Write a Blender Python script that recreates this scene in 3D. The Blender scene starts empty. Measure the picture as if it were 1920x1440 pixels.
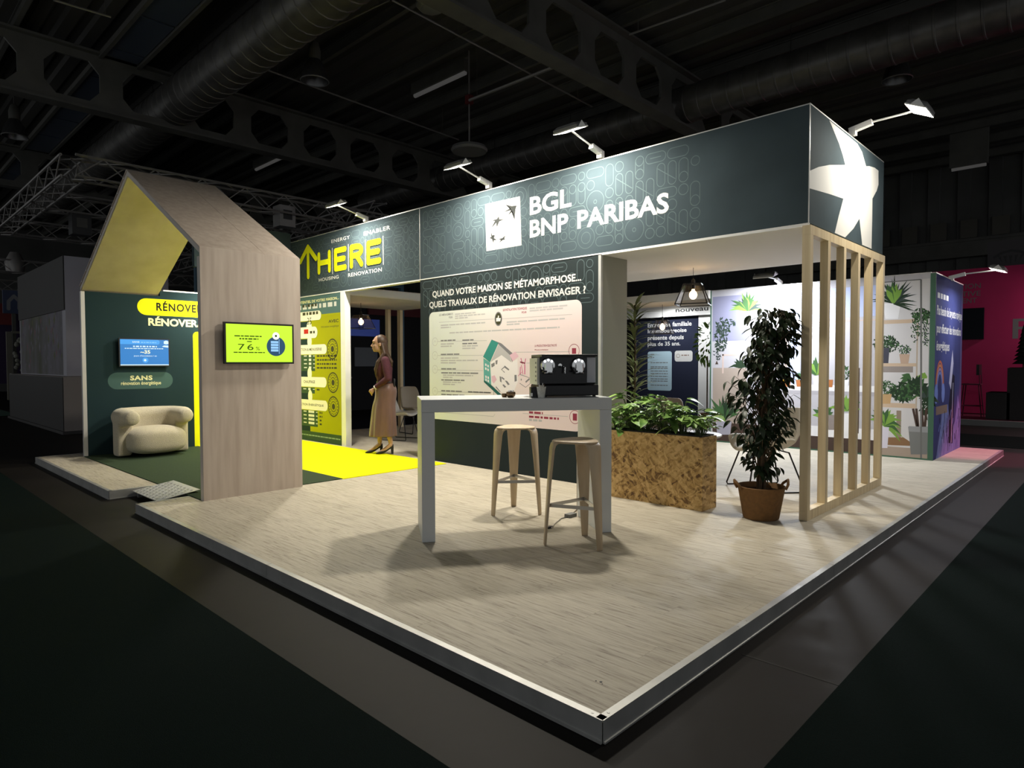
import bpy, bmesh, math, random
import numpy as np
from mathutils import Vector, Matrix
random.seed(7)
PI = math.pi
SC = bpy.context.scene
COL = SC.collection

# ------------------------------------------------------------------ camera
FPX, YAW, PITCH, ROLL = 1214.4, 0.7647, 0.0319, -0.002
CAM = Vector((1.4278, -1.9825, 1.36))
_f = Vector((-math.sin(YAW) * math.cos(PITCH), math.cos(YAW) * math.cos(PITCH), -math.sin(PITCH)))
_r0 = Vector((math.cos(YAW), math.sin(YAW), 0)); _u0 = _r0.cross(_f)
_r = _r0 * math.cos(ROLL) + _u0 * math.sin(ROLL); _u = -_r0 * math.sin(ROLL) + _u0 * math.cos(ROLL)
cd = bpy.data.cameras.new('camera'); cam = bpy.data.objects.new('camera', cd); COL.objects.link(cam)
cd.sensor_fit = 'HORIZONTAL'; cd.sensor_width = 36; cd.lens = FPX / 1920 * 36; cd.clip_end = 200; cd.clip_start = 0.05
cam.matrix_world = Matrix.Translation(CAM) @ Matrix((_r, _u, -_f)).transposed().to_4x4()
SC.camera = cam
def ray(px, py): return _f + _r * ((px - 960) / FPX) - _u * ((py - 720) / FPX)
def atZ(px, py, z=0.0): d = ray(px, py); return CAM + d * ((z - CAM.z) / d.z)
def atX(px, py, x): d = ray(px, py); return CAM + d * ((x - CAM.x) / d.x)
def atY(px, py, y): d = ray(px, py); return CAM + d * ((y - CAM.y) / d.y)

# ------------------------------------------------------------------ world, exposure
w = bpy.data.worlds.new('hall_air'); SC.world = w; w.use_nodes = True
w.node_tree.nodes['Background'].inputs[0].default_value = (0.95, 0.98, 1.0, 1)
w.node_tree.nodes['Background'].inputs[1].default_value = 0.36
SC.view_settings.view_transform = 'Standard'; SC.view_settings.look = 'None'
SC.view_settings.exposure = 0.0; SC.view_settings.gamma = 1.0; SC.view_settings.use_curve_mapping = False

# ------------------------------------------------------------------ lights (each sits in a lamp built further down)
ARM_W = 166.0          # watts of an arm flood lamp
def light(name, kind, loc, power, color=(1, 1, 1), aim=None, size=0.2, size_y=None, spot=None, blend=0.5):
    l = bpy.data.lights.new(name, kind); l.energy = power; l.color = color
    if kind == 'AREA':
        l.shape = 'RECTANGLE' if size_y else 'SQUARE'; l.size = size
        if size_y: l.size_y = size_y
    else: l.shadow_soft_size = size
    if spot: l.spot_size = spot; l.spot_blend = blend
    o = bpy.data.objects.new(name, l); COL.objects.link(o); o.location = loc
    if aim is not None:
        o.rotation_euler = (Vector(aim) - Vector(loc)).to_track_quat('-Z', 'Y').to_euler()
    return o

# ------------------------------------------------------------------ helpers
class MB:
    def __init__(s): s.v = []; s.f = []; s.m = []
    def face(s, pts, m=0):
        i = len(s.v); s.v += [tuple(p) for p in pts]; s.f.append(list(range(i, i + len(pts)))); s.m.append(m)
    def grid(s, rows, m=0, closed=False, cap0=False, cap1=False):
        b = len(s.v); n = len(rows[0])
        for r in rows: s.v += [tuple(p) for p in r]
        for i in range(len(rows) - 1):
            for j in range(n if closed else n - 1):
                k = (j + 1) % n
                s.f.append([b + i * n + j, b + i * n + k, b + (i + 1) * n + k, b + (i + 1) * n + j]); s.m.append(m)
        if cap0: s.f.append([b + j for j in range(n)][::-1]); s.m.append(m)
        if cap1: s.f.append([b + (len(rows) - 1) * n + j for j in range(n)]); s.m.append(m)
    def box(s, a, b, m=0, mat=None):
        x0, y0, z0 = a; x1, y1, z1 = b
        P = [Vector(p) for p in ((x0, y0, z0), (x1, y0, z0), (x1, y1, z0), (x0, y1, z0), (x0, y0, z1), (x1, y0, z1), (x1, y1, z1), (x0, y1, z1))]
        if mat: P = [mat @ p for p in P]
        i = len(s.v); s.v += [tuple(p) for p in P]
        for f in ((0, 3, 2, 1), (4, 5, 6, 7), (0, 1, 5, 4), (1, 2, 6, 5), (2, 3, 7, 6), (3, 0, 4, 7)):
            s.f.append([i + k for k in f]); s.m.append(m)
    def bar(s, p, q, w, h=None, m=0, up=(0, 0, 1)):
        p = Vector(p); q = Vector(q); h = h or w; d = (q - p).normalized(); up = Vector(up)
        if abs(d.dot(up)) > 0.98: up = Vector((1, 0, 0))
        a = d.cross(up).normalized() * w / 2; b = a.cross(d).normalized() * h / 2
        s.grid([[p + a + b, p - a + b, p - a - b, p + a - b], [q + a + b, q - a + b, q - a - b, q + a - b]], m, True, True, True)
    def tube(s, pts, r, n=8, m=0, cap=True):
        pts = [Vector(p) for p in pts]; rs = r if isinstance(r, (list, tuple)) else [r] * len(pts); rows = []
        d0 = (pts[1] - pts[0]).normalized(); a = d0.orthogonal().normalized()
        for i, p in enumerate(pts):
            d = (pts[min(i + 1, len(pts) - 1)] - pts[max(i - 1, 0)]).normalized()
            a = (a - d * a.dot(d)).normalized(); b = d.cross(a)
            rows.append([p + (a * math.cos(2 * PI * k / n) + b * math.sin(2 * PI * k / n)) * rs[i] for k in range(n)])
        s.grid(rows, m, True, cap, cap)
    def lathe(s, prof, c=(0, 0, 0), n=24, m=0, mat=None, cap0=True, cap1=True):
        c = Vector(c); rows = [[Vector((r * math.cos(2 * PI * k / n), r * math.sin(2 * PI * k / n), z)) for k in range(n)] for r, z in prof]
        rows = [[(mat @ p if mat else p) + c for p in r] for r in rows]
        s.grid(rows, m, True, cap0, cap1)
    def prism(s, pts, off, m=0):
        n = len(pts); i = len(s.v); off = Vector(off)
        s.v += [tuple(p) for p in pts] + [tuple(Vector(p) + off) for p in pts]
        s.f.append([i + k for k in range(n)]); s.f.append([i + n + k for k in range(n)][::-1]); s.m += [m, m]
        for k in range(n): s.f.append([i + k, i + n + k, i + n + (k + 1) % n, i + (k + 1) % n]); s.m.append(m)
    def ball(s, c, r, n=10, m=0, rot=None):
        r = r if isinstance(r, (tuple, list)) else (r, r, r); c = Vector(c); rows = []
        for i in range(n + 1):
            t = -PI / 2 + PI * i / n; t = max(min(t, PI / 2 - 0.02), -PI / 2 + 0.02)
            row = []
            for k in range(2 * n):
                p = Vector((r[0] * math.cos(t) * math.cos(PI * k / n), r[1] * math.cos(t) * math.sin(PI * k / n), r[2] * math.sin(t)))
                row.append(c + (rot @ p if rot else p))
            rows.append(row)
        s.grid(rows, m, True, True, True)
    def mesh(s, name, mats, smooth=False, fixn=True):
        me = bpy.data.meshes.new(name); me.from_pydata(s.v, [], s.f)
        for mt in (mats if isinstance(mats, (list, tuple)) else [mats]): me.materials.append(mt)
        me.polygons.foreach_set('material_index', s.m)
        if fixn:
            bm = bmesh.new(); bm.from_mesh(me); bmesh.ops.recalc_face_normals(bm, faces=bm.faces[:]); bm.to_mesh(me); bm.free()
        if smooth:
            me.polygons.foreach_set('use_smooth', [True] * len(me.polygons))
            try: me.set_sharp_from_angle(angle=math.radians(smooth if smooth > 1 else 40))
            except Exception: pass
        me.update(); return me
    def build(s, name, mats, parent=None, smooth=False, kind=None, label=None, fixn=True):
        return link(name, s.mesh(name, mats, smooth, fixn), parent, kind, label)
def link(name, me, parent=None, kind=None, label=None):
    o = bpy.data.objects.new(name, me); COL.objects.link(o)
    if parent:
        o.parent = parent
    if kind: o['kind'] = kind
    if label: o['label'] = label
    return o
def tag(o, label, cat, group=None):
    o['label'] = label; o['category'] = cat
    if group: o['group'] = group
    return o
def thing(name, label, cat, loc=(0, 0, 0), rz=0.0, group=None):
    o = bpy.data.objects.new(name, None); COL.objects.link(o); o.location = loc; o.rotation_euler = (0, 0, rz)
    o.empty_display_size = 0.05
    return tag(o, label, cat, group)
def struct(o): o['kind'] = 'structure'; return o

# ------------------------------------------------------------------ materials
MATS = {}
def mat(name, col, rough=0.6, metal=0.0, var=0.0, scale=8.0, stretch=(1, 1, 1), col2=None, bump=0.0, bscale=None, emit=0.0, spec=0.4, detail=4.0, trans=0.0, sheen=0.0, world=True):
    if name in MATS: return MATS[name]
    if any(k in name for k in ('print', '_ink', 'mural_', 'emblem')): spec = 0.08; rough = max(rough, 0.8)
    m = bpy.data.materials.new(name); m.use_nodes = True; nt = m.node_tree; N = nt.nodes; L = nt.links
    b = N['Principled BSDF']; b.inputs['Roughness'].default_value = rough; b.inputs['Metallic'].default_value = metal
    b.inputs['Base Color'].default_value = (*(tuple(c * .08 for c in col) if name.startswith('screen_') else col), 1); b.inputs['Specular IOR Level'].default_value = spec
    if trans: b.inputs['Transmission Weight'].default_value = trans
    if sheen: b.inputs['Sheen Weight'].default_value = sheen
    if emit:
        b.inputs['Emission Color'].default_value = (*col, 1); b.inputs['Emission Strength'].default_value = emit
    if var or col2 or bump:
        src = N.new('ShaderNodeNewGeometry').outputs['Position'] if world else N.new('ShaderNodeTexCoord').outputs['Object']
        mp = N.new('ShaderNodeMapping'); mp.inputs['Scale'].default_value = stretch; L.new(src, mp.inputs['Vector'])
        nz = N.new('ShaderNodeTexNoise'); nz.inputs['Scale'].default_value = scale; nz.inputs['Detail'].default_value = detail
        L.new(mp.outputs[0], nz.inputs['Vector'])
        if var or col2:
            rp = N.new('ShaderNodeValToRGB'); L.new(nz.outputs['Fac'], rp.inputs[0])
            c2 = col2 or tuple(min(1, c * (1 + var)) for c in col); c1 = col if col2 else tuple(c * (1 - var) for c in col)
            rp.color_ramp.elements[0].position = 0.33; rp.color_ramp.elements[1].position = 0.67
            rp.color_ramp.elements[0].color = (*c1, 1); rp.color_ramp.elements[1].color = (*c2, 1)
            L.new(rp.outputs[0], b.inputs['Base Color'])
        if bump:
            n2 = nz
            if bscale:
                n2 = N.new('ShaderNodeTexNoise'); n2.inputs['Scale'].default_value = bscale; L.new(mp.outputs[0], n2.inputs['Vector'])
            bp = N.new('ShaderNodeBump'); bp.inputs['Strength'].default_value = bump; bp.inputs['Distance'].default_value = 0.01
            L.new(n2.outputs['Fac'], bp.inputs['Height']); L.new(bp.outputs[0], b.inputs['Normal'])
    MATS[name] = m; return m

def plank_mat():
    m = bpy.data.materials.new('vinyl_plank'); m.use_nodes = True; nt = m.node_tree; N = nt.nodes; L = nt.links
    b = N['Principled BSDF']; b.inputs['Roughness'].default_value = 0.6; b.inputs['Specular IOR Level'].default_value = 0.25
    g = N.new('ShaderNodeNewGeometry'); oi = N.new('ShaderNodeObjectInfo')
    add = N.new('ShaderNodeMath'); add.operation = 'ADD'; L.new(oi.outputs['Random'], add.inputs[0]); L.new(g.outputs['Random Per Island'], add.inputs[1])
    fr = N.new('ShaderNodeMath'); fr.operation = 'FRACT'; L.new(add.outputs[0], fr.inputs[0])
    cx = N.new('ShaderNodeCombineXYZ'); mul = N.new('ShaderNodeMath'); mul.operation = 'MULTIPLY'; mul.inputs[1].default_value = 37.0
    L.new(fr.outputs[0], mul.inputs[0]); L.new(mul.outputs[0], cx.inputs['X']); L.new(mul.outputs[0], cx.inputs['Z'])
    va = N.new('ShaderNodeVectorMath'); va.operation = 'ADD'; L.new(g.outputs['Position'], va.inputs[0]); L.new(cx.outputs[0], va.inputs[1])
    mp = N.new('ShaderNodeMapping'); mp.inputs['Scale'].default_value = (1.3, 22, 1); L.new(va.outputs[0], mp.inputs['Vector'])
    n1 = N.new('ShaderNodeTexNoise'); n1.inputs['Scale'].default_value = 3.2; n1.inputs['Detail'].default_value = 9; n1.inputs['Roughness'].default_value = 0.72; n1.inputs['Distortion'].default_value = 0.35
    L.new(mp.outputs[0], n1.inputs['Vector'])
    rp = N.new('ShaderNodeValToRGB'); L.new(n1.outputs['Fac'], rp.inputs[0])
    e = rp.color_ramp.elements; e[0].position = 0.31; e[0].color = (0.16, 0.13, 0.095, 1); e[1].position = 0.66; e[1].color = (0.52, 0.48, 0.385, 1)
    x = e.new(0.46); x.color = (0.42, 0.375, 0.295, 1)
    hs = N.new('ShaderNodeHueSaturation'); L.new(rp.outputs[0], hs.inputs['Color'])
    mr = N.new('ShaderNodeMapRange'); mr.inputs['To Min'].default_value = 0.94; mr.inputs['To Max'].default_value = 1.04; L.new(fr.outputs[0], mr.inputs['Value']); L.new(mr.outputs[0], hs.inputs['Value'])
    L.new(hs.outputs[0], b.inputs['Base Color'])
    bp = N.new('ShaderNodeBump'); bp.inputs['Strength'].default_value = 0.12; bp.inputs['Distance'].default_value = 0.004
    L.new(n1.outputs['Fac'], bp.inputs['Height']); L.new(bp.outputs[0], b.inputs['Normal'])
    return m
def osb_mat():
    m = bpy.data.materials.new('osb_board'); m.use_nodes = True; nt = m.node_tree; N = nt.nodes; L = nt.links
    b = N['Principled BSDF']; b.inputs['Roughness'].default_value = 0.55
    g = N.new('ShaderNodeNewGeometry'); out = []
    dn = N.new('ShaderNodeTexNoise'); dn.inputs['Scale'].default_value = 9.0; L.new(g.outputs['Position'], dn.inputs['Vector'])
    ds = N.new('ShaderNodeVectorMath'); ds.operation = 'SCALE'; ds.inputs['Scale'].default_value = 0.10; L.new(dn.outputs['Color'], ds.inputs[0])
    da = N.new('ShaderNodeVectorMath'); da.operation = 'ADD'; L.new(g.outputs['Position'], da.inputs[0]); L.new(ds.outputs[0], da.inputs[1])
    for rot, sc in ((0.5, (11, 11, 48)), (-0.6, (10, 10, 52)), (1.3, (13, 13, 40))):
        mp = N.new('ShaderNodeMapping'); mp.vector_type = 'TEXTURE'; mp.inputs['Rotation'].default_value = (0.3 * rot, rot, 0.4); mp.inputs['Scale'].default_value = tuple(1 / c for c in sc); L.new(da.outputs[0], mp.inputs['Vector'])
        vo = N.new('ShaderNodeTexVoronoi'); vo.inputs['Scale'].default_value = 1.0; vo.inputs['Randomness'].default_value = 1.0; L.new(mp.outputs[0], vo.inputs['Vector'])
        sp = N.new('ShaderNodeSeparateColor'); L.new(vo.outputs['Color'], sp.inputs[0]); out.append(sp.outputs[0])
    mx = N.new('ShaderNodeMath'); mx.operation = 'ADD'; L.new(out[0], mx.inputs[0]); L.new(out[1], mx.inputs[1])
    m2 = N.new('ShaderNodeMath'); m2.operation = 'ADD'; L.new(mx.outputs[0], m2.inputs[0]); L.new(out[2], m2.inputs[1])
    m3 = N.new('ShaderNodeMath'); m3.operation = 'DIVIDE'; m3.inputs[1].default_value = 3.0; L.new(m2.outputs[0], m3.inputs[0])
    rp = N.new('ShaderNodeValToRGB'); L.new(m3.outputs[0], rp.inputs[0]); e = rp.color_ramp.elements
    e[0].position = 0.15; e[0].color = (0.13, 0.06, 0.015, 1); e[1].position = 0.75; e[1].color = (0.70, 0.48, 0.21, 1); x = e.new(0.40); x.color = (0.47, 0.285, 0.09, 1)
    L.new(rp.outputs[0], b.inputs['Base Color'])
    bp = N.new('ShaderNodeBump'); bp.inputs['Strength'].default_value = 0.25; bp.inputs['Distance'].default_value = 0.004; L.new(m3.outputs[0], bp.inputs['Height']); L.new(bp.outputs[0], b.inputs['Normal'])
    return m

M_plank = plank_mat(); M_osb = osb_mat()
M_conc = mat('dark_concrete', (0.0085, 0.0070, 0.0057), 0.6, var=0.3, scale=0.9, detail=8, bump=0.05, bscale=14, spec=0.12)
M_carpet = mat('aisle_carpet_pile', (0.0020, 0.0062, 0.0052), 0.95, var=0.25, scale=120, bump=0.4, bscale=300, spec=0.05)
M_gcarpet = mat('green_carpet_pile', (0.042, 0.064, 0.036), 0.95, var=0.2, scale=90, bump=0.4, bscale=260, spec=0.1)
M_ycarpet = mat('yellow_carpet_pile', (0.78, 0.80, 0.004), 0.9, var=0.04, scale=60, bump=0.25, bscale=260, spec=0.1)
M_alu = mat('aluminium', (0.62, 0.62, 0.60), 0.42, 0.55, var=0.1, scale=6)
M_edge = mat('edge_aluminium', (0.40, 0.40, 0.385), 0.42, 0.5, var=0.12, scale=5)
M_aluside = mat('brushed_aluminium_side', (0.30, 0.30, 0.30), 0.45, 0.7)
M_green = mat('printed_dark_green', (0.017, 0.036, 0.040), 0.45, var=0.06, scale=1.5)
M_greenc = mat('printed_slate_green', (0.023, 0.032, 0.034), 0.5, var=0.06, scale=1.5)
M_greenr = mat('printed_fascia_green', (0.049, 0.070, 0.082), 0.85, var=0.10, scale=2.2, spec=0.15)
M_line = mat('printed_line_green', (0.088, 0.124, 0.130), 0.5)
M_white = mat('white_laminate', (0.78, 0.78, 0.76), 0.45)
M_whitep = mat('white_print', (0.64, 0.64, 0.62), 0.5)
M_yel = mat('yellow_print', (0.80, 0.82, 0.010), 0.5)
M_lime = mat('lime_print', (0.34, 0.345, 0.008), 0.5)
M_cream = mat('cream_print', (0.78, 0.75, 0.62), 0.5)
M_gray = mat('grey_print', (0.17, 0.17, 0.165), 0.5)
M_black = mat('black_plastic', (0.012, 0.012, 0.013), 0.35)
M_blackm = mat('black_steel', (0.018, 0.017, 0.016), 0.4, 0.3)
M_ply = mat('pale_oak_laminate', (0.42, 0.345, 0.285), 0.5, scale=3.0, stretch=(5, 5, 0.45), col2=(0.52, 0.445, 0.375), detail=8)
M_edgep = mat('pale_edge_strip', (0.55, 0.50, 0.44), 0.5)
M_lining = mat('birch_ply_lining', (0.56, 0.48, 0.33), 0.5, scale=2.2, stretch=(2, 2, 0.7), col2=(0.64, 0.56, 0.41), detail=6)
M_spruce = mat('spruce_timber', (0.60, 0.47, 0.28), 0.55, scale=2.2, stretch=(9, 9, 0.5), col2=(0.74, 0.62, 0.40), detail=7)
M_steel = mat('steel', (0.55, 0.54, 0.52), 0.3, 0.9)
M_chrome = mat('chrome', (0.82, 0.82, 0.82), 0.10, 1.0)
M_oak = mat('oak_veneer', (0.47, 0.36, 0.235), 0.45, scale=3.0, stretch=(6, 6, 0.7), col2=(0.57, 0.455, 0.31), detail=6)
M_table = mat('white_table_laminate', (0.62, 0.64, 0.64), 0.4)
M_boucle = mat('boucle_fabric', (0.50, 0.45, 0.34), 0.95, var=0.12, scale=90, bump=0.7, bscale=130, spec=0.1, sheen=0.2)
M_cfab = mat('cream_leatherette', (0.62, 0.58, 0.50), 0.6, var=0.05, scale=20)
M_soffit = mat('white_soffit', (0.74, 0.71, 0.66), 0.7)
M_ceil = mat('ceiling_deck', (0.050, 0.048, 0.043), 0.7, var=0.25, scale=1.2, stretch=(0.2, 1, 1))
M_beam = mat('roof_steel', (0.085, 0.084, 0.074), 0.6, var=0.15, scale=2)
M_duct = mat('duct_sheet', (0.10, 0.097, 0.09), 0.4, 0.5, var=0.25, scale=3)
M_truss = mat('truss_alu', (0.24, 0.23, 0.22), 0.45, 0.5)
M_hallwall = mat('hall_wall_sheet', (0.075, 0.076, 0.072), 0.6, var=0.2, scale=0.6)
M_soil = mat('soil', (0.014, 0.009, 0.006), 1.0, bump=0.6, bscale=60, spec=0.0)
M_pot = mat('brown_felt_pot', (0.17, 0.085, 0.028), 0.8, var=0.12, scale=30, bump=0.3, bscale=90)
M_leafd = mat('ficus_leaf', (0.018, 0.032, 0.012), 0.42, var=0.35, scale=12, spec=0.3)
M_leafm = mat('aralia_leaf', (0.085, 0.20, 0.035), 0.35, scale=9, col2=(0.27, 0.42, 0.11), spec=0.5)
M_leafp = mat('dracaena_leaf', (0.055, 0.075, 0.018), 0.4, scale=9, col2=(0.16, 0.17, 0.06), spec=0.5)
M_bark = mat('bark', (0.10, 0.065, 0.035), 0.85, var=0.3, scale=30)
M_lampw = mat('lamp_white', (0.70, 0.70, 0.68), 0.4)
M_lampg = mat('lamp_lit_glass', (1.0, 0.95, 0.86), 0.3, emit=9.0)
M_lampback = mat('lamp_grey_housing', (0.16, 0.16, 0.155), 0.5)

# ------------------------------------------------------------------ flat print on walls
class Plane:
    """facing '-Y': u = x, v = z at y = k.  facing '+X': u = y, v = z at x = k."""
    def __init__(s, facing, k): s.fc = facing; s.k = k
    def P(s, u, v, off=0.0):
        return Vector((u, s.k - off, v)) if s.fc == '-Y' else Vector((s.k + off, u, v))
    def px(s, x, y):
        p = atY(x, y, s.k) if s.fc == '-Y' else atX(x, y, s.k)
        return (p.x, p.z) if s.fc == '-Y' else (p.y, p.z)
_tc = {}
def glyphs(body, bold=0.0, spacing=1.0):
    key = (body, bold, spacing)
    if key in _tc: return _tc[key]
    c = bpy.data.curves.new('t', 'FONT'); c.body = body; c.size = 1.0; c.offset = bold; c.resolution_u = 3; c.space_character = spacing
    o = bpy.data.objects.new('t', c); COL.objects.link(o)
    dg = bpy.context.evaluated_depsgraph_get(); me = bpy.data.meshes.new_from_object(o.evaluated_get(dg))
    vs = [(v.co.x, v.co.y) for v in me.vertices]; fs = [list(p.vertices) for p in me.polygons]
    bpy.data.objects.remove(o); bpy.data.curves.remove(c); bpy.data.meshes.remove(me)
    _tc[key] = (vs, fs); return _tc[key]
class Print(MB):
    """flat ink shapes on one plane"""
    def __init__(s, plane, off=0.003, raw=False): super().__init__(); s.pl = plane; s.off = off if raw else off * .2; s.ms = []; s.nl = 0
    def mi(s, m):
        if m not in s.ms: s.ms.append(m)
        return s.ms.index(m)
    def poly(s, uv, m, lift=0): s.face([s.pl.P(u, v, s.off + lift * .3) for u, v in uv], s.mi(m))
    def polypx(s, pts, m, lift=0): s.poly([s.pl.px(*p) for p in pts], m, lift)
    def rect(s, u0, v0, u1, v1, m, lift=0): s.poly([(u0, v0), (u1, v0), (u1, v1), (u0, v1)], m, lift)
    def rrect(s, u0, v0, u1, v1, r, m, lift=0, corners=(1, 1, 1, 1), n=6):
        pts = []
        for (cu, cv, a), on in zip(((u1 - r, v0 + r, -90), (u1 - r, v1 - r, 0), (u0 + r, v1 - r, 90), (u0 + r, v0 + r, 180)), corners):
            if on: pts += [(cu + r * math.cos(math.radians(a + 90 * k / n)), cv + r * math.sin(math.radians(a + 90 * k / n))) for k in range(n + 1)]
            else: pts.append((cu + r * (1 if a in (-90, 0) else -1), cv + r * (1 if a in (0, 90) else -1)))
        s.poly(pts, m, lift)
    def disc(s, u, v, r, m, lift=0, n=20, rv=None): s.poly([(u + r * math.cos(2 * PI * k / n), v + (rv or r) * math.sin(2 * PI * k / n)) for k in range(n)], m, lift)
    def capsule(s, a, b, w, m, lift=0):
        an = math.atan2(b[1] - a[1], b[0] - a[0]); s.nl += 1; pts = []
        for c, a0 in ((b, an - PI / 2), (a, an + PI / 2)): pts += [(c[0] + w / 2 * math.cos(a0 + PI * k / 10), c[1] + w / 2 * math.sin(a0 + PI * k / 10)) for k in range(11)]
        s.poly(pts, m, lift + s.nl * .0004)
    def path(s, pts, w, m, lift=0, closed=False, caps=False):
        if caps:
            for a, b in zip(pts, pts[1:]): s.capsule(a, b, w, m, lift)
            return
        n = len(pts); mi = s.mi(m)
        rng = range(n if closed else n - 1)
        L = []; R = []
        for i in range(n):
            a = pts[(i - 1) % n] if (closed or i > 0) else pts[i]; b = pts[(i + 1) % n] if (closed or i < n - 1) else pts[i]
            du, dv = b[0] - a[0], b[1] - a[1]; l = math.hypot(du, dv) or 1; nu, nv = -dv / l * w / 2, du / l * w / 2
            L.append((pts[i][0] + nu, pts[i][1] + nv)); R.append((pts[i][0] - nu, pts[i][1] - nv))
        for i in rng:
            j = (i + 1) % n; s.face([s.pl.P(*q, s.off + lift * .3) for q in (L[i], L[j], R[j], R[i])], mi)
    def ring(s, u, v, r, w, m, lift=0, n=20): s.path([(u + r * math.cos(2 * PI * k / n), v + r * math.sin(2 * PI * k / n)) for k in range(n)], w, m, lift, True)
    def text(s, body, u0, v0, u1=None, v1=None, m=None, lift=0.001, bold=0.0, spacing=1.0, align='l', h=None):
        """fit into box u0..u1, v0..v1 ; or height h (cap) at u0 with natural width"""
        vs, fs = glyphs(body, bold, spacing)
        if not vs: return
        xs = [p[0] for p in vs]; ys = [p[1] for p in vs]; x0, x1, y0, y1 = min(xs), max(xs), min(ys), max(ys)
        sv = (v1 - v0) / (y1 - y0) if v1 is not None else h / 0.72
        su = (u1 - u0) / (x1 - x0) if u1 is not None else sv
        b = len(s.v); mi = s.mi(m)
        for x, y in vs: s.v.append(tuple(s.pl.P(u0 + (x - x0) * su, v0 + (y - y0 if v1 is not None else y) * sv, s.off + lift * .3)))
        for f in fs: s.f.append([b + k for k in f]); s.m.append(mi)
    def bars(s, u0, v, u1, h, m, lift=0.001, seg=0.12):
        """a line of unreadably small text"""
        u = u0
        while u < u1 - 0.01:
            l = min(seg * random.uniform(0.35, 1.1), u1 - u); s.rect(u, v, u + l, v + h, m, lift); u += l + h * 0.7
    def done(s, name, parent=None, label=None, kind=None): return s.build(name, s.ms, parent, fixn=False, label=label, kind=kind)
# ================================================================== the hall
G = -0.09                      # hall floor level; platform top is z = 0
def floor_slab(name, a, b, m):
    q = MB(); q.box(a, b); return q.build(name, m)
fl = struct(floor_slab('floor', (-42, -9, G - 0.2), (12, 27, G), M_conc))
q = MB()                        # expansion joint in the slab
jA = atZ(1395, 1228, G)
q.box((0.05, jA.y - 0.006, G - 0.001), (0.62, jA.y + 0.006, G + 0.0012)); q.build('slab_joint', mat('joint_filler', (0.008, 0.007, 0.006), 0.8), fl)
o = floor_slab('aisle_carpet', (-42, -6.5, G), (0.50, -0.50, G + 0.006), M_carpet)
tag(o, 'very dark green aisle carpet along the left front edge of the platform', 'carpet')
o = floor_slab('aisle_carpet', (0.505, -6.5, G), (6.5, 14.5, G + 0.006), M_carpet)
tag(o, 'very dark green aisle carpet along the right edge of the platform', 'carpet')
o = floor_slab('aisle_carpet', (-24, 11.7, G), (0.50, 13.85, G + 0.006), M_carpet)
tag(o, 'dark carpet strip between the platform back and the pink stand', 'carpet')
o = floor_slab('aisle_carpet', (-41, 0.9, G), (-21.5, 1.6, G + 0.006), mat('green_strip_pile', (0.02, 0.07, 0.045), 0.95))
tag(o, 'narrow green carpet strip beyond the grey stand block at far left', 'carpet')

CZ = 8.6
q = MB(); y = -9.0                                   # trapezoidal roof sheet running along x
prof = []
while y < 27.2:
    prof += [(y, CZ), (y + 0.22, CZ), (y + 0.28, CZ + 0.07), (y + 0.44, CZ + 0.07)]; y += 0.5
q.grid([[(-42, a, b) for a, b in prof], [(12, a, b) for a, b in prof]]); ce = struct(q.build('ceiling', M_ceil, fixn=False))
for k in range(20):                                 # purlins
    q = MB(); yy = -8 + k * 1.75
    q.box((-42, yy - 0.045, CZ - 0.26), (12, yy + 0.045, CZ - 0.235)); q.box((-42, yy - 0.01, CZ - 0.24), (12, yy + 0.01, CZ - 0.02)); q.box((-42, yy - 0.045, CZ - 0.03), (12, yy + 0.045, CZ - 0.005))
    q.build('purlin', M_beam, ce)
q = MB(); x = -42.0; prof = []
while x < 12.2: prof += [(x, 26.6), (x + 0.5, 26.6), (x + 0.53, 26.5), (x + 0.9, 26.5)]; x += 0.93
q.grid([[(a, b, G) for a, b in prof], [(a, b, CZ + .1) for a, b in prof]]); struct(q.build('wall_back', M_hallwall, fixn=False))
q = MB(); q.box((-42.2, -9, G), (-42, 27, CZ + .1)); struct(q.build('wall_left', M_hallwall))
q = MB(); q.box((-10, 26.2, 5.2), (12, 26.45, 5.75)); q.box((-10, 26.15, 5.7), (12, 26.45, 5.8)); q.box((-10, 26.15, 5.15), (12, 26.45, 5.25))
tag(q.build('crane_rail', M_beam), 'dark steel rail girder on the ribbed hall wall at right', 'girder')
wb = thing('window_band', 'row of dim glazed panels high on the hall wall', 'window')
for k in range(7): q = MB(); q.box((-6 + k * 0.93, 26.38, 5.85), (-6 + k * 0.93 + 0.5, 26.46, 6.5)); q.build('pane', mat('dusky_glazing', (0.075, 0.07, 0.055), 0.3), wb)

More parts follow.
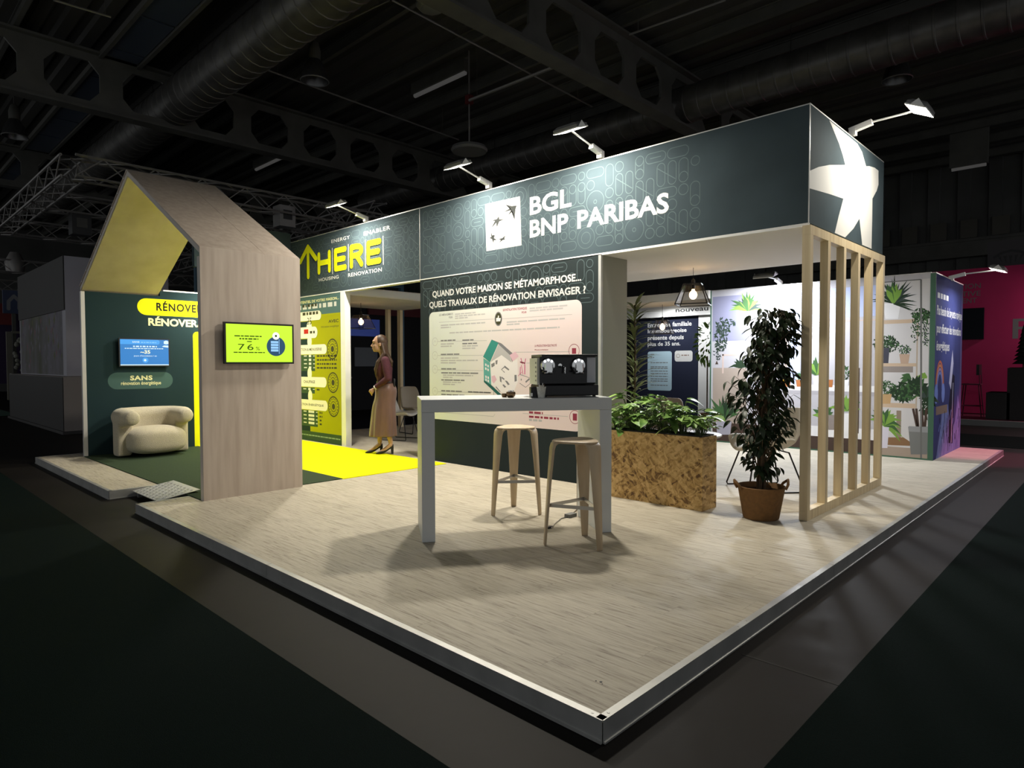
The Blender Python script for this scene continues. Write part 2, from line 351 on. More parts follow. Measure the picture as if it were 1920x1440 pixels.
def roof_beam(x, label, bz=7.0, tz=8.32, y0=-8, y1=26):
    t = thing('roof_beam', label, 'beam', (x, 0, bz), group='roof beams of the hall')
    for nm, z0, z1, wd in (('bottom_flange', 0, 0.05, 0.36), ('top_flange', tz - bz - 0.05, tz - bz, 0.36)):
        q = MB(); q.box((-wd / 2, y0, z0), (wd / 2, y1, z1)); q.build(nm, M_beam, t)
    q = MB(); P = 1.5; hz = (tz - bz) / 2; y = y0
    while y + P <= y1:
        c = y + P / 2; oc = [(c + a * 0.52, hz + b * 0.44) for a, b in ((-1, -.45), (-.6, -1), (.6, -1), (1, -.45), (1, .45), (.6, 1), (-.6, 1), (-1, .45))]
        ou = [(y, 0.3), (c - .3, .05), (c + .3, .05), (y + P, .3), (y + P, 2 * hz - .3), (c + .3, 2 * hz - .05), (c - .3, 2 * hz - .05), (y, 2 * hz - .3)]
        ou[0] = (y, 0.05) if False else ou[0]
        for sx in (-0.03, 0.03):
            for k in range(8):
                j = (k + 1) % 8
                q.face([(sx, *ou[k]), (sx, *ou[j]), (sx, *oc[j]), (sx, *oc[k])])
            q.face([(sx, y, .05), (sx, c - .3, .05), (sx, y, .3)]); q.face([(sx, y + P, .05), (sx, c + .3, .05), (sx, y + P, .3)])
            q.face([(sx, y, 2 * hz - .05), (sx, c - .3, 2 * hz - .05), (sx, y, 2 * hz - .3)]); q.face([(sx, y + P, 2 * hz - .05), (sx, c + .3, 2 * hz - .05), (sx, y + P, 2 * hz - .3)])
        for k in range(8):
            j = (k + 1) % 8; q.face([(-.03, *oc[k]), (-.03, *oc[j]), (.03, *oc[j]), (.03, *oc[k])])
        y += P
    q.build('web', M_beam, t, fixn=False)
roof_beam(-15.5, 'dark castellated steel roof beam above the wooden house portal')
roof_beam(-6.55, 'dark castellated steel roof beam above the fascia with the bank lettering')
roof_beam(-24.5, 'dark castellated steel roof beam farthest left over the trusses')

def duct(x0, x1, y, z, r, label):
    q = MB(); x = x0; rows = []
    while x < x1:
        for dx, rr in ((0, r), (0.30, r), (0.31, r * 1.03), (0.34, r * 1.03), (0.35, r)):
            rows.append([(x + dx, y + rr * math.cos(2 * PI * k / 20), z + rr * math.sin(2 * PI * k / 20)) for k in range(20)])
        x += 0.36
    q.grid(rows, 0, True, True, True); o = q.build('ventilation_duct', M_duct, smooth=50); tag(o, label, 'duct', 'round ducts under the roof')
    for k in range(int((x1 - x0) / 3)):
        s = MB(); s.tube([(x0 + 1 + 3 * k, y, z + r), (x0 + 1 + 3 * k, y, CZ - 0.03)], 0.008, 5); s.build('hanger_rod', M_blackm, o)
    return o
duct(-30, 4, 3.85, 7.62, 0.48, 'ribbed round ventilation duct running above the house portal')
duct(-20, 6, 12.3, 7.55, 0.42, 'ribbed round ventilation duct running behind the bank fascia')

# skylight strip beside the front duct
sk = thing('skylight_strip', 'dim bluish skylight strip beside the ventilation duct', 'skylight', (0, 0, 0))
M_sky = mat('dusk_glass', (0.055, 0.072, 0.105), 0.25)
for k in range(12):
    q = MB(); xx = -30 + k * 1.9; q.box((xx, 2.35, CZ - 0.33), (xx + 1.82, 3.0, CZ - 0.30)); q.build('pane', M_sky, sk)
q = MB(); q.box((-30, 2.25, CZ - .38), (-7.2, 2.33, CZ - .26)); q.box((-30, 3.02, CZ - .38), (-7.2, 3.10, CZ - .26)); q.build('frame', M_beam, sk)

def conduit(p, q_, label, r=0.02):
    b = MB(); b.tube([p, q_], r, 6); o = tag(b.build('conduit', M_truss), label, 'pipe'); p = Vector(p); q_ = Vector(q_)
    for f in (.1, .9):
        c = p.lerp(q_, f); h = MB(); h.tube([c, (c.x, c.y, CZ - .01)], .006, 5); h.build('hanger', M_beam, o)
conduit(atZ(470, 120, 7.9), atZ(860, 262, 7.9), 'thin cable tray line crossing the ceiling between lamp and saucer light')
conduit(atZ(735, 0, 7.9), atZ(1110, 200, 7.9), 'thin dark pipe running beside the beam above the fascia')
conduit(atZ(1180, 65, 8.1), atZ(1360, 0, 8.1), 'thin dark pipe under the roof at top centre right')
conduit(atZ(880, 188, 7.45), atZ(1040, 125, 7.45), 'metal rail carrying the saucer light', 0.035)
conduit(atZ(560, 82, 7.9), atZ(730, 0, 7.9), 'thin pipe above the bell shaped ceiling lamp')
conduit(atZ(100, 0, 7.9), atZ(208, 32, 7.9), 'short pale pipe at the top left corner of the ceiling')

def tube_lamp(p0, p1, label, e):
    t = thing('tube_light', label, 'lamp', (0, 0, 0), group='fluorescent tubes on the ceiling')
    a, b = Vector(p0), Vector(p1)
    q = MB(); q.tube([a, b], 0.055, 8); q.build('tube', mat('dim_tube_glass', (0.16, 0.155, 0.15), 0.4, emit=e), t)
    q = MB(); q.box((min(a.x, b.x) - .05, a.y - .09, a.z + .03), (max(a.x, b.x) + .05, a.y + .09, CZ - .0)); q.build('batten', M_beam, t)
pa = atZ(778, 180, 8.3); pb = atZ(870, 135, 8.3); tube_lamp((pa.x, pa.y, 8.3), (pb.x, pa.y, 8.3), 'dim fluorescent tube on the ceiling above the saucer light', 0.25)
pa = atZ(480, 318, 8.3); pb = atZ(530, 293, 8.3); tube_lamp((pa.x, pa.y, 8.3), (pb.x, pa.y, 8.3), 'small far fluorescent tube just above the wooden house roof', 0.25)
pa = atZ(1880, 388, 8.0); pb = atZ(1925, 376, 8.0); tube_lamp((pa.x, 22, 7.3), (pb.x, 22, 7.3), 'dim fluorescent tube at the right picture edge', 0.25)

def highbay(p, label, r=0.28):
    t = thing('high_bay_lamp', label, 'lamp', p, group='unlit bell lamps under the roof')
    q = MB(); q.lathe([(r, 0), (r * .93, .12), (r * .72, .3), (r * .45, .42), (r * .42, .44)], n=20, cap0=False, cap1=False); q.lathe([(r * .97, .005), (r * .7, .29), (r * .4, .42)], n=20, cap0=False, cap1=False); q.build('reflector', mat('lamp_reflector', (0.10, 0.10, 0.10), 0.25, 0.7), t, smooth=40)
    q = MB(); q.lathe([(r * 1.0, -.012), (r * 1.05, 0), (r * 1.0, .015)], n=20, cap0=False, cap1=False); q.build('rim', mat('lamp_rim', (0.22, 0.22, 0.21), 0.4, 0.5), t)
    q = MB(); q.lathe([(r * .44, .40), (r * .46, .62), (r * .3, .78), (r * .1, .82)], n=16); q.build('ballast_housing', M_beam, t, smooth=40)
    q = MB(); q.tube([(0, 0, .8), (0, 0, CZ - p[2] - .02)], .012, 6); q.build('suspension', M_beam, t)
highbay(tuple(atZ(590, 152, 7.2)), 'unlit bell shaped lamp hanging under the roof at upper left centre')
highbay(tuple(atZ(1682, 150, 7.3)), 'unlit bell shaped lamp under the roof above the lit star fascia lamp')
highbay(tuple(atZ(28, 256, 7.2)), 'unlit bell shaped lamp at the far left under the roof')
p = atZ(880, 285, 6.3)
t = thing('saucer_light', 'grey saucer shaped lamp hanging on a rod above the fascia', 'lamp', p)
q = MB(); q.lathe([(.40, 0), (.43, .05), (.40, .11), (.15, .15), (.06, .17)], n=28); q.build('disc', mat('grey_disc', (0.12, 0.12, 0.115), 0.5), t, smooth=40)
q = MB(); q.tube([(0, 0, .15), (0, 0, CZ - p.z + .03)], .018, 6); q.build('rod', M_truss, t)
q = MB(); q.box((-.07, -.07, 1.1), (.07, .07, 1.3)); q.build('clamp', mat('red_clamp', (0.10, 0.012, 0.012), 0.5), t)
p = atZ(808, 18, 7.5); q = MB(); q.lathe([(.2, 0), (.27, .06), (.27, .12), (.1, .2)], n=8); o = q.build('ceiling_speaker', mat('grey_disc', (0, 0, 0))); o.location = p; tag(o, 'grey octagonal ceiling fitting beside the beam at top centre', 'speaker')

# ---- lighting trusses over the neighbouring stands
def truss(p, q_, label, s=0.36):
    p = Vector(p); q_ = Vector(q_); d = (q_ - p).normalized(); a = d.cross(Vector((0, 0, 1))) * s / 2; u = Vector((0, 0, s / 2)); L = (q_ - p).length
    t = thing('box_truss', label, 'truss', p, group='aluminium lighting trusses')
    cs = [a + u, -a + u, -a - u, a - u]
    for c in cs:
        b = MB(); b.tube([c, c + d * L], 0.026, 6); b.build('chord', M_truss, t)
    b = MB(); n = int(L / 0.42)
    for k in range(n):
        f0, f1 = k / n * L, (k + 1) / n * L
        for i in range(4):
            c, e = cs[i], cs[(i + 1) % 4]
            if k % 2: c, e = e, c
            b.tube([c + d * f0, e + d * f1], 0.013, 4)
    b.build('lacing', M_truss, t)
truss((-12, .96, 4.8), (-12, 14.5, 4.8), 'aluminium box truss running right behind the wooden house roof')
truss((-12, .96, 4.8), (-19, .96, 4.8), 'aluminium box truss running left from the corner above the grey block')
truss((-15.2, 1.1, 4.8), (-15.2, 12, 4.8), 'second aluminium box truss behind the house roof, nearer the grey block')
truss((-19, .96, 4.8), (-19, 12, 4.8), 'third aluminium box truss, farthest of the rig behind the house')
truss((-12.2, 7.5, 5.2), (-26, 7.5, 5.2), 'aluminium box truss crossing toward the fascia lamp')
truss((-23, .9, 4.3), (-23, 12, 4.3), 'low aluminium truss above the far left stands')
truss((-30, -1, 4.4), (-30, 12, 4.4), 'farthest low aluminium truss at the left picture edge')
for px, py, lb in ((533, 405, 'square projector hung from the truss beside the house roof'), (150, 420, 'black loudspeaker hung from the truss left of the house roof')):
    p = atX(px, py, -12.05 if px > 300 else -15.2); t = thing('truss_fixture', lb, 'projector' if px > 300 else 'speaker', p)
    q = MB(); q.box((-.16, -.18, -.25), (.16, .18, .2)); q.build('body', M_truss if px > 300 else M_black, t)
    q = MB(); q.box((.155, -.10, -.1), (.17, .10, .1)); q.build('lens', M_black if px > 300 else M_beam, t)
    q = MB(); q.tube([(0, 0, .2), (0, 0, 4.62 - p.z)], .02, 6); q.build('bracket', M_truss, t)
for px, py, lb in ((28, 492, 'dim round spot lamp on the far left truss'),):
    p = atX(px, py, -23); t = thing('truss_fixture', lb, 'lamp', p); q = MB(); q.lathe([(.22, -.3), (.26, 0), (.12, .3)], n=14); q.build('body', M_truss, t, smooth=40)
    q = MB(); q.tube([(0, 0, .25), (0, 0, 4.3 - p.z - .17)], .02, 6); q.build('bracket', M_truss, t)

# ================================================================== platform
pf = thing('platform', 'raised exhibition platform floored with pale grey oak planks and edged in aluminium', 'platform', (0, 0, G))
PX0, PY1 = -10.15, 10.5
q = MB()
for a, b in (((PX0, .5, .012), (-.03, PY1 - .03, .084)), ((-5.52, .03, .012), (-.03, .5, .084)), ((PX0, .03, .012), (-6.48, .5, .084))): q.box(a, b)
q.build('base', M_aluside, pf)
planks = []; W, Ln = 0.18, 1.22; j = 0; y = 0.0
while y < PY1:
    off = (j * 0.47) % Ln; x = -off
    segs = []
    x1 = -off + Ln
    while x1 > PX0:
        a, b = max(x1 - Ln, PX0), min(x1, 0.0)
        if b > a + 0.01: segs.append((a, b))
        x1 -= Ln
    for a, b in segs:
        ya, yb = y, min(y + W, PY1)
        parts = [(a, b)]
        if ya < 0.49:
            parts = []
            if b > -5.55: parts.append((max(a, -5.55), b))
            if a < -6.45: parts.append((a, min(b, -6.45)))
        if 0.5 <= ya and yb < 3.7 and b < -5.3: continue        # under the carpets
        for (aa, bb) in parts:
            if bb - aa > 0.02: planks.append((aa, bb, ya, yb))
    y += W; j += 1
planks.sort(key=lambda r: (r[0] / 2 + r[1] / 2 - CAM.x) ** 2 + (r[2] / 2 + r[3] / 2 - CAM.y) ** 2)
cache = {}
rest = MB(); g = 0.0004
for i, (a, b, ya, yb) in enumerate(planks):
    if i < 300:
        key = (round(b - a, 3), round(yb - ya, 3))
        if key not in cache:
            s = MB(); s.box((g, g, -.006), (key[0] - g, key[1] - g, 0)); cache[key] = s.mesh('plank', M_plank)
        o = link('plank', cache[key], pf); o.location = (a, ya, -G)
    else: rest.box((a + g, ya + g, -.006 - G), (b - g, yb - g, -G))
rest.build('plank_field', M_plank, pf, kind='stuff')
def edge(p, q_, nrm):
    """L-shaped aluminium edge: top flange, side face and a small foot"""
    p = Vector(p); q_ = Vector(q_); n = Vector((nrm[0], nrm[1], 0)); d = (q_ - p); L = d.length; k = max(1, round(L / 2.7))
    for i in range(k):
        a = p + d * (i / k) + d.normalized() * 0.002; b = p + d * ((i + 1) / k) - d.normalized() * 0.002
        s = MB(); z = Vector((0, 0, 1))
        prof = [(-.034, .0925), (.003, .0925), (.003, .012), (.010, .010), (.010, .002), (0, .002), (0, .0895), (-.034, .0895)]
        s.grid([[a + n * u + z * v for u, v in prof], [b + n * u + z * v for u, v in prof]], 0, True, True, True)
        s.build('edge_trim', M_edge, pf)
edge((0, 0, 0), (-5.55, 0, 0), (0, -1)); edge((0, 0, 0), (0, PY1, 0), (1, 0)); edge((-6.45, 0, 0), (PX0, 0, 0), (0, -1))
edge((-5.55, 0, 0), (-5.55, .5, 0), (-1, 0)); edge((-6.45, .5, 0), (-6.45, 0, 0), (1, 0)); edge((PX0, 0, 0), (PX0, PY1, 0), (-1, 0)); edge((PX0, PY1, 0), (0, PY1, 0), (0, 1))
q = MB()
for (u, v) in ((-.02, .012), (-.012, .02)): pass
for x, y, r in ((-.205, .235, .004), (-.185, .243, .007), (-.170, .232, .003)): q.lathe([(r, 0), (r * .7, .0012)], (x, y, -G + .0006), 7)
q.build('floor_chips', M_black, pf, label='small dark chips in the planks near the front corner')
q = MB()
for (x, y) in ((-.016, .06), (-.06, .016), (-.016, 1.2), (-.016, 1.3)): q.lathe([(.006, 0), (.004, .001)], (x, y, .0925), 8)
q.build('screw', M_aluside, pf)

# access ramp of chequer plate in the notch
rp = thing('access_ramp', 'aluminium chequer plate access ramp in the gap of the platform edge', 'ramp', (-6.43, .02, G))
q = MB(); q.prism([(0, .20, .062), (.78, .20, .062), (.78, .62, .122), (0, .62, .122)], (0, 0, .006)); q.build('plate', M_alu, rp)
for x in (.05, .70):
    q = MB(); q.box((x, .23, .001), (x + .04, .27, .064)); q.build('support', M_aluside, rp)
q = MB()
for i in range(15):
    for jj in range(8):
        u = .03 + i * .049; v = .222 + jj * .046; zz = .068 + (v - .20) * .143; d = .018 if (i + jj) % 2 else -.018
        q.bar((u, v, zz + .0015), (u + abs(d), v + d, zz + .0015 + d * .143), .007, .005)
q.build('raised_bars', M_steel, rp, kind='stuff')

# carpets inside the portal
q = MB(); q.box((-9.66, .5, .0005), (-5.27, 2.11, .009)); tag(q.build('green_carpet', M_gcarpet), 'dark green carpet under the wooden house portal', 'carpet')
q = MB(); q.box((-9.66, 2.112, .0005), (-5.26, 3.70, .009)); tag(q.build('yellow_carpet', M_ycarpet), 'bright yellow carpet in front of the lime information wall', 'carpet')
# ================================================================== stand walls
CY, CB, XL, XM, XS, XR = 3.78, 6.02, -9.665, -5.90, -2.76, -0.593
PW = Plane('-Y', CY); PL = Plane('+X', XL); PS = Plane('+X', XR)
def cap_pts(u, v, hw, hh, n=6):
    """capsule outline centred u,v"""
    r = min(hw, hh); pts = []
    if hh >= hw:
        for k in range(n * 2 + 1): a = PI * k / (2 * n); pts.append((u + r * math.cos(a), v + hh - r + r * math.sin(a)))
        for k in range(n * 2 + 1): a = PI + PI * k / (2 * n); pts.append((u + r * math.cos(a), v - hh + r + r * math.sin(a)))
    else:
        for k in range(n * 2 + 1): a = -PI / 2 + PI * k / (2 * n); pts.append((u + hw - r + r * math.cos(a), v + r * math.sin(a)))
        for k in range(n * 2 + 1): a = PI / 2 + PI * k / (2 * n); pts.append((u - hw + r + r * math.cos(a), v + r * math.sin(a)))
    return pts
def line_pattern(pl, u0, u1, v0, v1, parent, seed, dens=1.0):
    rnd = random.Random(seed); pr = Print(pl, 0.0022); S = 0.125; wd = 0.0075
    nu, nv = int((u1 - u0) / S), int((v1 - v0) / S); used = set()
    ou, ov = u0 + ((u1 - u0) - nu * S) / 2, v0 + ((v1 - v0) - nv * S) / 2
    for j in range(nv):
        for i in range(nu):
            if (i, j) in used: continue
            u, v = ou + (i + .5) * S, ov + (j + .5) * S; t = rnd.random()
            if rnd.random() > dens: continue
            free = lambda a, b: all((i + x, j + y) not in used and i + x < nu and j + y < nv for x in range(a) for y in range(b))
            def use(a, b):
                for x in range(a):
                    for y in range(b): used.add((i + x, j + y))
            if t < 0.10 and free(2, 2):
                use(2, 2); pr.ring(u + S / 2, v + S / 2, S * .93, wd, M_line, n=28); pr.ring(u + S / 2, v + S / 2, S * (.16 if rnd.random() < .5 else .5), wd, M_line)
            elif t < 0.34 and free(1, 2):
                use(1, 2); pr.path(cap_pts(u, v + S / 2, S * .40, S * .93), wd, M_line, closed=True)
                if rnd.random() < .6: pr.path([(u + S * .37 * math.cos(PI * a / 10), v - S * .02 + S * .40 * math.sin(PI * a / 10)) for a in range(11)], wd, M_line)
                if rnd.random() < .5: pr.path([(u + S * .37 * math.cos(PI * a / 10), v + S * 1.03 - S * .40 * math.sin(PI * a / 10)) for a in range(11)], wd, M_line)
            elif t < 0.56 and free(2, 1):
                use(2, 1); pr.path(cap_pts(u + S / 2, v, S * .93, S * .40), wd, M_line, closed=True)
                if rnd.random() < .5: pr.path([(u, v), (u + S, v)], wd, M_line)
            elif t < 0.70 and free(2, 2):
                use(2, 2); pr.path(cap_pts(u, v + S / 2, S * .36, S * .92), wd, M_line, closed=True); pr.path(cap_pts(u + S, v + S / 2, S * .36, S * .92), wd, M_line, closed=True)
                pr.path([(u - S * .30, v + S * 1.05), (u + S * 1.30, v - S * .05)], wd, M_line, .0008)
            else: pr.ring(u, v, S * rnd.choice((.42, .42, .36)), wd, M_line)
    return pr.done('printed_line_pattern', parent, kind='stuff')

# ---- left information wall (faces +x)
HY0_ = .504
lw = thing('information_wall', 'dark green information wall with yellow lettering behind the cream armchair', 'wall panel', (0, 0, 0))
q = MB(); q.box((XL - .06, 1.57, 0), (XL, CY, 2.51)); q.box((XL - .02, HY0_ + .052, 0), (XL, 1.57, 2.43)); q.build('panel', M_green, lw)
q = MB(); q.box((XL - .08, 1.62, 2.51), (XL + .004, CY, 2.53)); q.build('top_profile', M_alu, lw)
pr = Print(PL); pu = lambda x, y: PL.px(x, y)
u0, v1 = pu(257, 559); _, v0 = pu(262, 586)
u0 = pu(257, 571)[0]; v1 = pu(300, 561)[1]; v0 = pu(300, 592)[1]
pr.rrect(u0, v0, CY - .05, v1, (v1 - v0) / 2 - .001, M_yel)
a = pu(293, 578); b = pu(380, 568)
pr.text('RÉNOVER', a[0], pu(300, 583)[1], b[0], pu(300, 564)[1] + .0, mat('charcoal_ink', (0.022, 0.020, 0.012), .6), bold=0.03, spacing=1.15)
pr.text('RÉNOVERA', pu(278, 605)[0], pu(290, 611)[1], pu(384, 605)[0], pu(290, 593)[1], mat('pale_yellow_print', (0.80, 0.78, 0.42), .5), bold=.035)
u0 = pu(363, 700)[0]; v1 = pu(372, 622)[1]
pr.rrect(u0, .002, CY - .02, v1, .07, M_yel, corners=(0, 0, 1, 0))
u0, u1 = pu(202, 714)[0], pu(324, 712)[0]; v0, v1 = pu(262, 729)[1], pu(262, 698)[1]
pr.rrect(u0, v0, u1, v1, (v1 - v0) / 2 - .001, mat('mid_green_print', (0.060, 0.115, 0.105), .5))
M_py = MATS['pale_yellow_print']
pr.text('SANS', pu(244, 715)[0], pu(262, 713)[1], pu(286, 714)[0], pu(262, 704)[1], M_py, bold=.04, spacing=1.1)
pr.text('rénovation énergétique', pu(227, 720)[0], pu(262, 723.5)[1], pu(302, 720)[0], pu(262, 715)[1], M_py, bold=.01)
pr.done('printed_graphics', lw)

# ---- television sets
def tv(pl, u0, u1, v0, v1, label, draw):
    c = pl.P((u0 + u1) / 2, (v0 + v1) / 2, 0); t = thing('wall_screen', label, 'screen', c)
    inv = lambda o: (setattr(o, 'location', -c), o)[1]
    q = MB(); a, b = pl.P(u0, v0, .03), pl.P(u1, v1, .062); q.box([min(i, j) for i, j in zip(a, b)], [max(i, j) for i, j in zip(a, b)]); inv(q.build('housing', M_black, t))
    q = MB(); a, b = pl.P(u0 + .15, v0 + .1, .0), pl.P(u1 - .15, v1 - .1, .03); q.box([min(i, j) for i, j in zip(a, b)], [max(i, j) for i, j in zip(a, b)]); inv(q.build('wall_bracket', M_black, t))
    pr = Print(pl, .0625, True); draw(pr, u0 + .018, u1 - .018, v0 + .018, v1 - .018); inv(pr.done('display', t))
def scr(n, c, e=1.0): return mat('screen_' + n, c, .5, emit=e)
def draw76(p, u0, u1, v0, v1):
    W_, H_ = u1 - u0, v1 - v0; X = lambda a: u0 + a * W_; Y = lambda b: v1 - b * H_
    p.rect(u0, v0, u1, v1, scr('lime', (0.62, 0.98, 0.035))); ink = scr('ink', (0.10, 0.22, 0.02), .3); nv = scr('navy', (0.015, 0.075, 0.16), .9)
    p.bars(X(.12), Y(.325), X(.52), .011, ink, seg=.06); p.bars(X(.19), Y(.40), X(.47), .013, ink, seg=.05); p.bars(X(.30), Y(.465), X(.37), .009, ink)
    p.text('76', X(.17), Y(.68), X(.395), Y(.52), ink, spacing=1.25); p.text('%', X(.43), Y(.685), X(.49), Y(.59), ink)
    p.bars(X(.105), Y(.755), X(.565), .010, ink, seg=.06)
    p.disc(X(.74), Y(.57), .103, nv, .0008, 28); lb = scr('lightblue', (0.32, 0.62, 1.0))
    for k in range(4): p.rect(X(.66), Y(.71) + k * .029, X(.775), Y(.71) + k * .029 + .023, lb, .0014)
    p.rect(X(.785), Y(.77), X(.793), Y(.37), lb, .0014)
    p.disc(X(.74), Y(.285), .040, scr('white', (0.95, 1, 0.9)), .002, 20); p.disc(X(.74), Y(.285), .012, ink, .0026, 10)
def draw35(p, u0, u1, v0, v1):
    W_, H_ = u1 - u0, v1 - v0; X = lambda a: u0 + a * W_; Y = lambda b: v1 - b * H_
    wt = scr('paleblue', (0.72, 0.92, 1.0)); p.rect(u0, v0, u1, v1, scr('blue', (0.028, 0.215, 0.58))); hb = scr('skyblue', (0.065, 0.36, 0.85))
    p.rrect(X(0), Y(.19), X(.81), Y(.01), .03, hb, .0006, (1, 1, 0, 0)); p.text('SANS', X(.245), Y(.13), X(.39), Y(.07), wt, bold=.02); p.bars(X(.42), Y(.13), X(.74), .014, scr('pale2', (0.25, 0.6, 1.0)), seg=.05)
    p.bars(X(.26), Y(.295), X(.75), .020, wt, seg=.06); p.bars(X(.09), Y(.365), X(.90), .012, wt, seg=.05)
    p.text('~35', X(.405), Y(.55), X(.61), Y(.41), scr('cream', (0.95, 0.95, 0.62)), bold=.03)
    p.text("jours d'inondation / an", X(.27), Y(.675), X(.745), Y(.60), wt, bold=.01)
    p.disc(X(.505), Y(.80), .042, hb, .0006, 20); p.disc(X(.50), Y(.80), .018, wt, .0012, 12); p.rect(X(.0), Y(1.0), X(1), Y(.965), wt, .0006)
    p.disc(X(.95), Y(.10), .030, wt, .001, 14); p.rect(X(.90), Y(.16), X(.999), Y(.05), wt, .001); p.poly([(X(.86), Y(.27)), (X(.995), Y(.30)), (X(.995), Y(.22)), (X(.9), Y(.22))], wt, .001)
tv(PL, .965, 1.68, 1.322, 1.757, 'blue wall screen reading 35 on the dark green wall above the armchair', draw35)

# ---- wooden house portal
HX, HY0, HY1, HZ, AX, AZ, TH = -5.19, .504, 1.56, 2.51, -7.43, 3.72, .075
hp = thing('house_portal', 'pale oak clad gabled house portal at the left of the platform', 'portal', ((HX + XL) / 2, HY0, 0))
hpo = Vector(hp.location)
def hpart(q, name, m, smooth=False): o = q.build(name, m, hp, smooth); o.location = -hpo; return o
q = MB(); q.box((HX - TH + .006, HY0 + .012, .0), (HX - .012, HY1 - .012, HZ - .10)); hpart(q, 'leg_core', M_ply)
q = MB(); q.box((HX - .012, HY0, 0), (HX, HY1, HZ)); hpart(q, 'leg_cladding', M_ply)
q = MB(); q.box((HX - TH, HY0 + .02, 0), (HX - TH + .006, HY1 - .02, HZ - .10)); hpart(q, 'leg_lining', M_lining)
for yy in (HY0, HY1):
    q = MB(); s = .012 if yy == HY0 else -.012
    q.box((HX - TH, min(yy, yy + s), 0), (HX - .012, max(yy, yy + s), HZ - .09)); hpart(q, 'leg_edge_strip', M_edgep)
d = Vector((AX - HX, 0, AZ - HZ)).normalized(); nn = Vector((-d.z, 0, d.x)) * -1
def slope(x0, z0, x1, z1, a, b, ya, yb, name, m):
    """slab along the slope between depths a (outer 0) and b measured inward"""
    dd = Vector((x1 - x0, 0, z1 - z0)).normalized(); nrm = Vector((dd.z, 0, -dd.x))
    if nrm.z > 0: nrm = -nrm
    p0, p1 = Vector((x0, ya, z0)), Vector((x1, ya, z1))
    def lim(p, k):  # keep mitre vertical at both ends
        t = k / abs(nrm.z); return p + Vector((0, 0, -t))
    q = MB(); q.prism([lim(p0, a), lim(p1, a), lim(p1, b), lim(p0, b)], (0, yb - ya, 0)); hpart(q, name, m)
ym = HY0 + .66
slope(HX - .0125, HZ + .0067, AX, AZ, 0, .012, HY0, ym - .002, 'roof_cladding', M_ply); slope(HX - .0125, HZ + .0067, AX, AZ, 0, .012, ym + .002, HY1, 'roof_cladding', M_ply)
slope(HX - .0125, HZ + .0067, AX, AZ, .0125, TH - .008, HY0 + .012, HY1 - .012, 'roof_core', M_edgep); slope(HX - .0125, HZ + .0067, AX, AZ, TH - .0075, TH, HY0 + .02, HY1 - .01, 'roof_lining', M_lining)
HL = XL - .06
slope(HL, HZ, AX, AZ, 0, .012, HY0, HY1, 'roof_cladding', M_ply); slope(HL, HZ, AX, AZ, .0125, TH - .008, HY0 + .012, HY1 - .012, 'roof_core', M_edgep); slope(HL, HZ, AX, AZ, TH - .0075, TH, HY0 + .02, HY1 - .01, 'roof_lining', M_lining)
q = MB(); q.box((HL, HY0, 0), (XL + .0, HY0 + .05, HZ - .086)); hpart(q, 'left_edge_profile', mat('pale_profile', (0.55, 0.54, 0.52), .4, .3))
q = MB(); q.box((HL, HY0 + .05, 0), (XL - .022, HY1, HZ - .09)); hpart(q, 'left_leg', M_ply)
for k in range(9):
    f = (k + .5) / 9; q = MB(); c = Vector((HL + (AX - HL) * f, HY0 + .004, HZ + (AZ - HZ) * f - .02)); q.lathe([(.012, 0), (.009, .006)], c, 8, mat=Matrix.Rotation(PI / 2, 3, 'X')); hpart(q, 'screw_cap', M_lampw)
PH = Plane('+X', HX)
tv(PH, .702, 1.445, 1.360, 1.782, 'lime green wall screen reading 76 % on the oak leg of the house portal', draw76)

# ---- fascia with HERE lettering
hf = thing('fascia_sign', 'dark green fascia with yellow HERE lettering and a house arrow', 'fascia', (0, 0, 0))
q = MB(); q.box((XL - .1, CY, 2.553), (XM - .006, CY + .1, 3.55)); q.build('panel', M_greenr, hf)
q = MB(); q.box((XL - .1, CY - .004, 2.535), (XM - .004, CY + .1, 2.553)); q.build('bottom_profile', M_white, hf)
q = MB(); q.box((XL - .1, CY - .003, 3.55), (XM, CY + .1, 3.562)); q.build('top_profile', M_alu, hf)
q = MB(); q.box((XM - .006, CY - .004, 2.54), (XM, CY + .05, 3.56)); q.build('joint_profile', M_alu, hf)
q = MB(); q.box((XL - .1, 2.10, 2.95), (XL, CY - .001, 3.72)); q.build('side_return', M_greenr, hf)
line_pattern(PW, XL, XM - .01, 2.56, 3.54, hf, 3, .85)
pr = Print(PW, .004); P8 = lambda x, y: PW.px(480 + x / 6, 340 + y / 6)
def strokes(pr, polys, u0, u1, v0, v1, w, m, lift):
    for pl in polys:
        pts = [(u0 + w / 2 + (u1 - u0 - w) * a, v0 + w / 2 + (v1 - v0 - w) * b) for a, b in pl]
        for a, b in zip(pts, pts[1:]): pr.capsule(a, b, w, m, lift)
arcR = [(0, 1), (.55, 1), (.82, .95), (1, .82), (1, .70), (.82, .57), (.55, .52), (0, .52)]
LET = {'H': [[(0, 0), (0, 1)], [(1, 0), (1, 1)], [(0, .5), (1, .5)]], 'E': [[(1, 0), (0, 0), (0, 1), (1, 1)], [(0, .5), (.9, .5)]], 'R': [[(0, 0), (0, 1)], arcR, [(.5, .52), (1, 0)]]}
zl0, zl1 = 2.885, 3.268
for ch, x0, x1 in (('H', 693, 842), ('E', 880, 1020), ('R', 1058, 1208), ('E', 1248, 1412)):
    a = P8(x0, 900)[0]; b = P8(x1, 900)[0]
    strokes(pr, LET[ch], a - .012, b - .012, zl0 - .012, zl1 - .012, .090, mat('shadow_print', (0.022, 0.032, 0.033), .5), .0005)
    strokes(pr, LET[ch], a, b, zl0, zl1, .090, M_yel, .0015)
